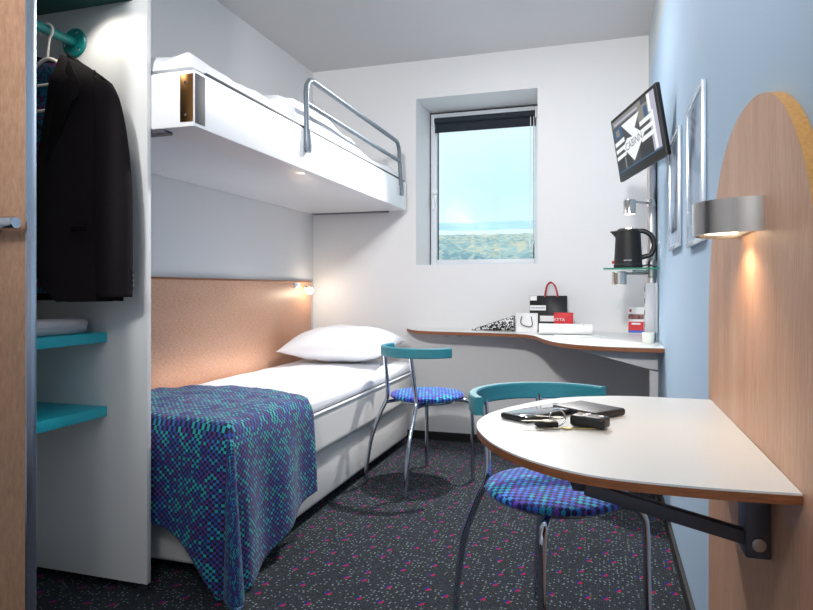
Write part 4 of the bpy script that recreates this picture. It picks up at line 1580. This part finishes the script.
# cup
cpx, cpy = 0.212, 3.535 - 0.155
b = lathe(bmesh.new(), [(0, 0), (0.026, 0), (0.028, 0.003), (0.030, 0.05), (0.0275, 0.05), (0.026, 0.006), (0, 0.006)], 28)
cp = tag(mesh_obj('cup', b, M_cream, None, 40), 'small cream cup at the foot of the corner pole', 'cup')
cp.location = (cpx, cpy, Z0)

# ================================================================== things on the table
TZ0 = TZ + 0.0005


def to_table(o, u, v, rz):
    s = (VH - v) / FPX
    p = at(u, v, 1.0)
    k = (TZ - CAM_H) / (p.z - CAM_H)
    o.location = (p.x * k, p.y * k, TZ0)
    o.rotation_euler = (0, 0, rz)


ph = empty('smartphone', 'black smartphone lying on the white table left of the wallet', 'phone')
ph.location, ph.rotation_euler = (-0.122, 1.345, TZ0), (0, 0, R(57))
mesh_obj('case', B((-0.090, -0.036, 0), (0.090, 0.036, 0.012), 0.004, 3), M_dark, ph, 50)
M_scr = mat('phone_glass', '#56606a', 0.06, coat=0.6, spec=0.8)
mesh_obj('screen', B((-0.086, -0.032, 0.0115), (0.070, 0.032, 0.0124), 0.0003), M_scr, ph)
wt = empty('wallet', 'black leather wallet lying behind the keys on the table', 'wallet')
wt.location, wt.rotation_euler = (-0.033, 1.397, TZ0), (0, 0, R(-38))
mesh_obj('cover', B((-0.058, -0.048, 0.0), (0.062, 0.048, 0.015), 0.006, 3), M_leather, wt, 50)
mesh_obj('inner_leaf', B((0.016, -0.0488, 0.004), (0.058, -0.03, 0.011), 0.001), M_kraft, wt)['label'] = 'tan leather inner edge'

kb = empty('key_bunch', 'bunch of keys with black car fob on the white table', 'keys')
kb.location, kb.rotation_euler = (-0.078, 1.248, TZ0), (0, 0, R(20))
fob = mesh_obj('car_fob', pillowbox((-0.034, -0.019, 0.001), (0.034, 0.019, 0.023), 0.007, 12, 0, 0), M_dark, kb, 60)
fob.location, fob.rotation_euler = (0.052, -0.012, 0), (0, 0, R(-40))
for (x, y) in ((-0.006, 0.008), (-0.006, -0.008), (0.022, 0.0)):
    mesh_obj('button', lathe(bmesh.new(), [(0, 0.0), (0.0055, 0), (0.005, 0.0012), (0, 0.0015)], 16, (x, y, 0.0228)), M_paper, fob)
ring = [(0.015 * math.cos(2 * PI * k / 28) - 0.006, 0.004 * math.sin(2 * PI * k / 28) + 0.002, 0.0165 + 0.015 * math.sin(2 * PI * k / 28)) for k in range(28)]
mesh_obj('key_ring', T(ring, 0.0016, 8, closed=True), M_chrome, kb, 60)
mesh_obj('leather_tab', pillowbox((-0.052, -0.016, 0.001), (-0.008, 0.004, 0.012), 0.005, 10, 0, 0), M_leather, kb, 60)


def key(ang, m, L, ox, oy, oz):
    b = bmesh.new()
    bow = [(0.010 * math.cos(2 * PI * k / 20), 0.010 * math.sin(2 * PI * k / 20)) for k in range(20)]
    prism(b, bow, 0, 0.002, 'z')
    blade = [(0.008, -0.003), (L * 0.5, -0.003), (L * 0.56, -0.0015), (L * 0.66, -0.003), (L * 0.74, -0.0012), (L * 0.84, -0.003), (L * 0.92, -0.001), (L, 0.0), (L - 0.003, 0.003), (0.008, 0.003)]
    prism(b, blade, 0.0002, 0.0018, 'z')
    M_ = Matrix.Translation((ox, oy, oz)) @ Matrix.Rotation(R(ang), 4, 'Z')
    bmesh.ops.transform(b, matrix=M_, verts=b.verts[:])
    mesh_obj('key', b, m, kb, 30)


key(-12, M_brasskey, 0.056, 0.004, -0.024, 0.0012)
key(175, M_keym, 0.05, -0.03, -0.014, 0.0125)
key(150, M_keym, 0.045, -0.004, 0.006, 0.014)
key(200, M_keym, 0.040, -0.018, -0.022, 0.0012)

# ================================================================== ceiling fittings (lamps of the room)
for (x, y, z, r, lab) in ((-0.45, 2.95, ZC, 0.075, 'round white ceiling lamp over the middle of the room'),):
    cl = empty('ceiling_lamp', lab, 'lamp', (x, y, z))
    mesh_obj('housing', lathe(bmesh.new(), [(0.06, -0.001), (r, -0.001), (r, -0.04), (0.062, -0.042), (0.06, -0.03), (0.06, -0.001)], 32), M_white, cl, 40)
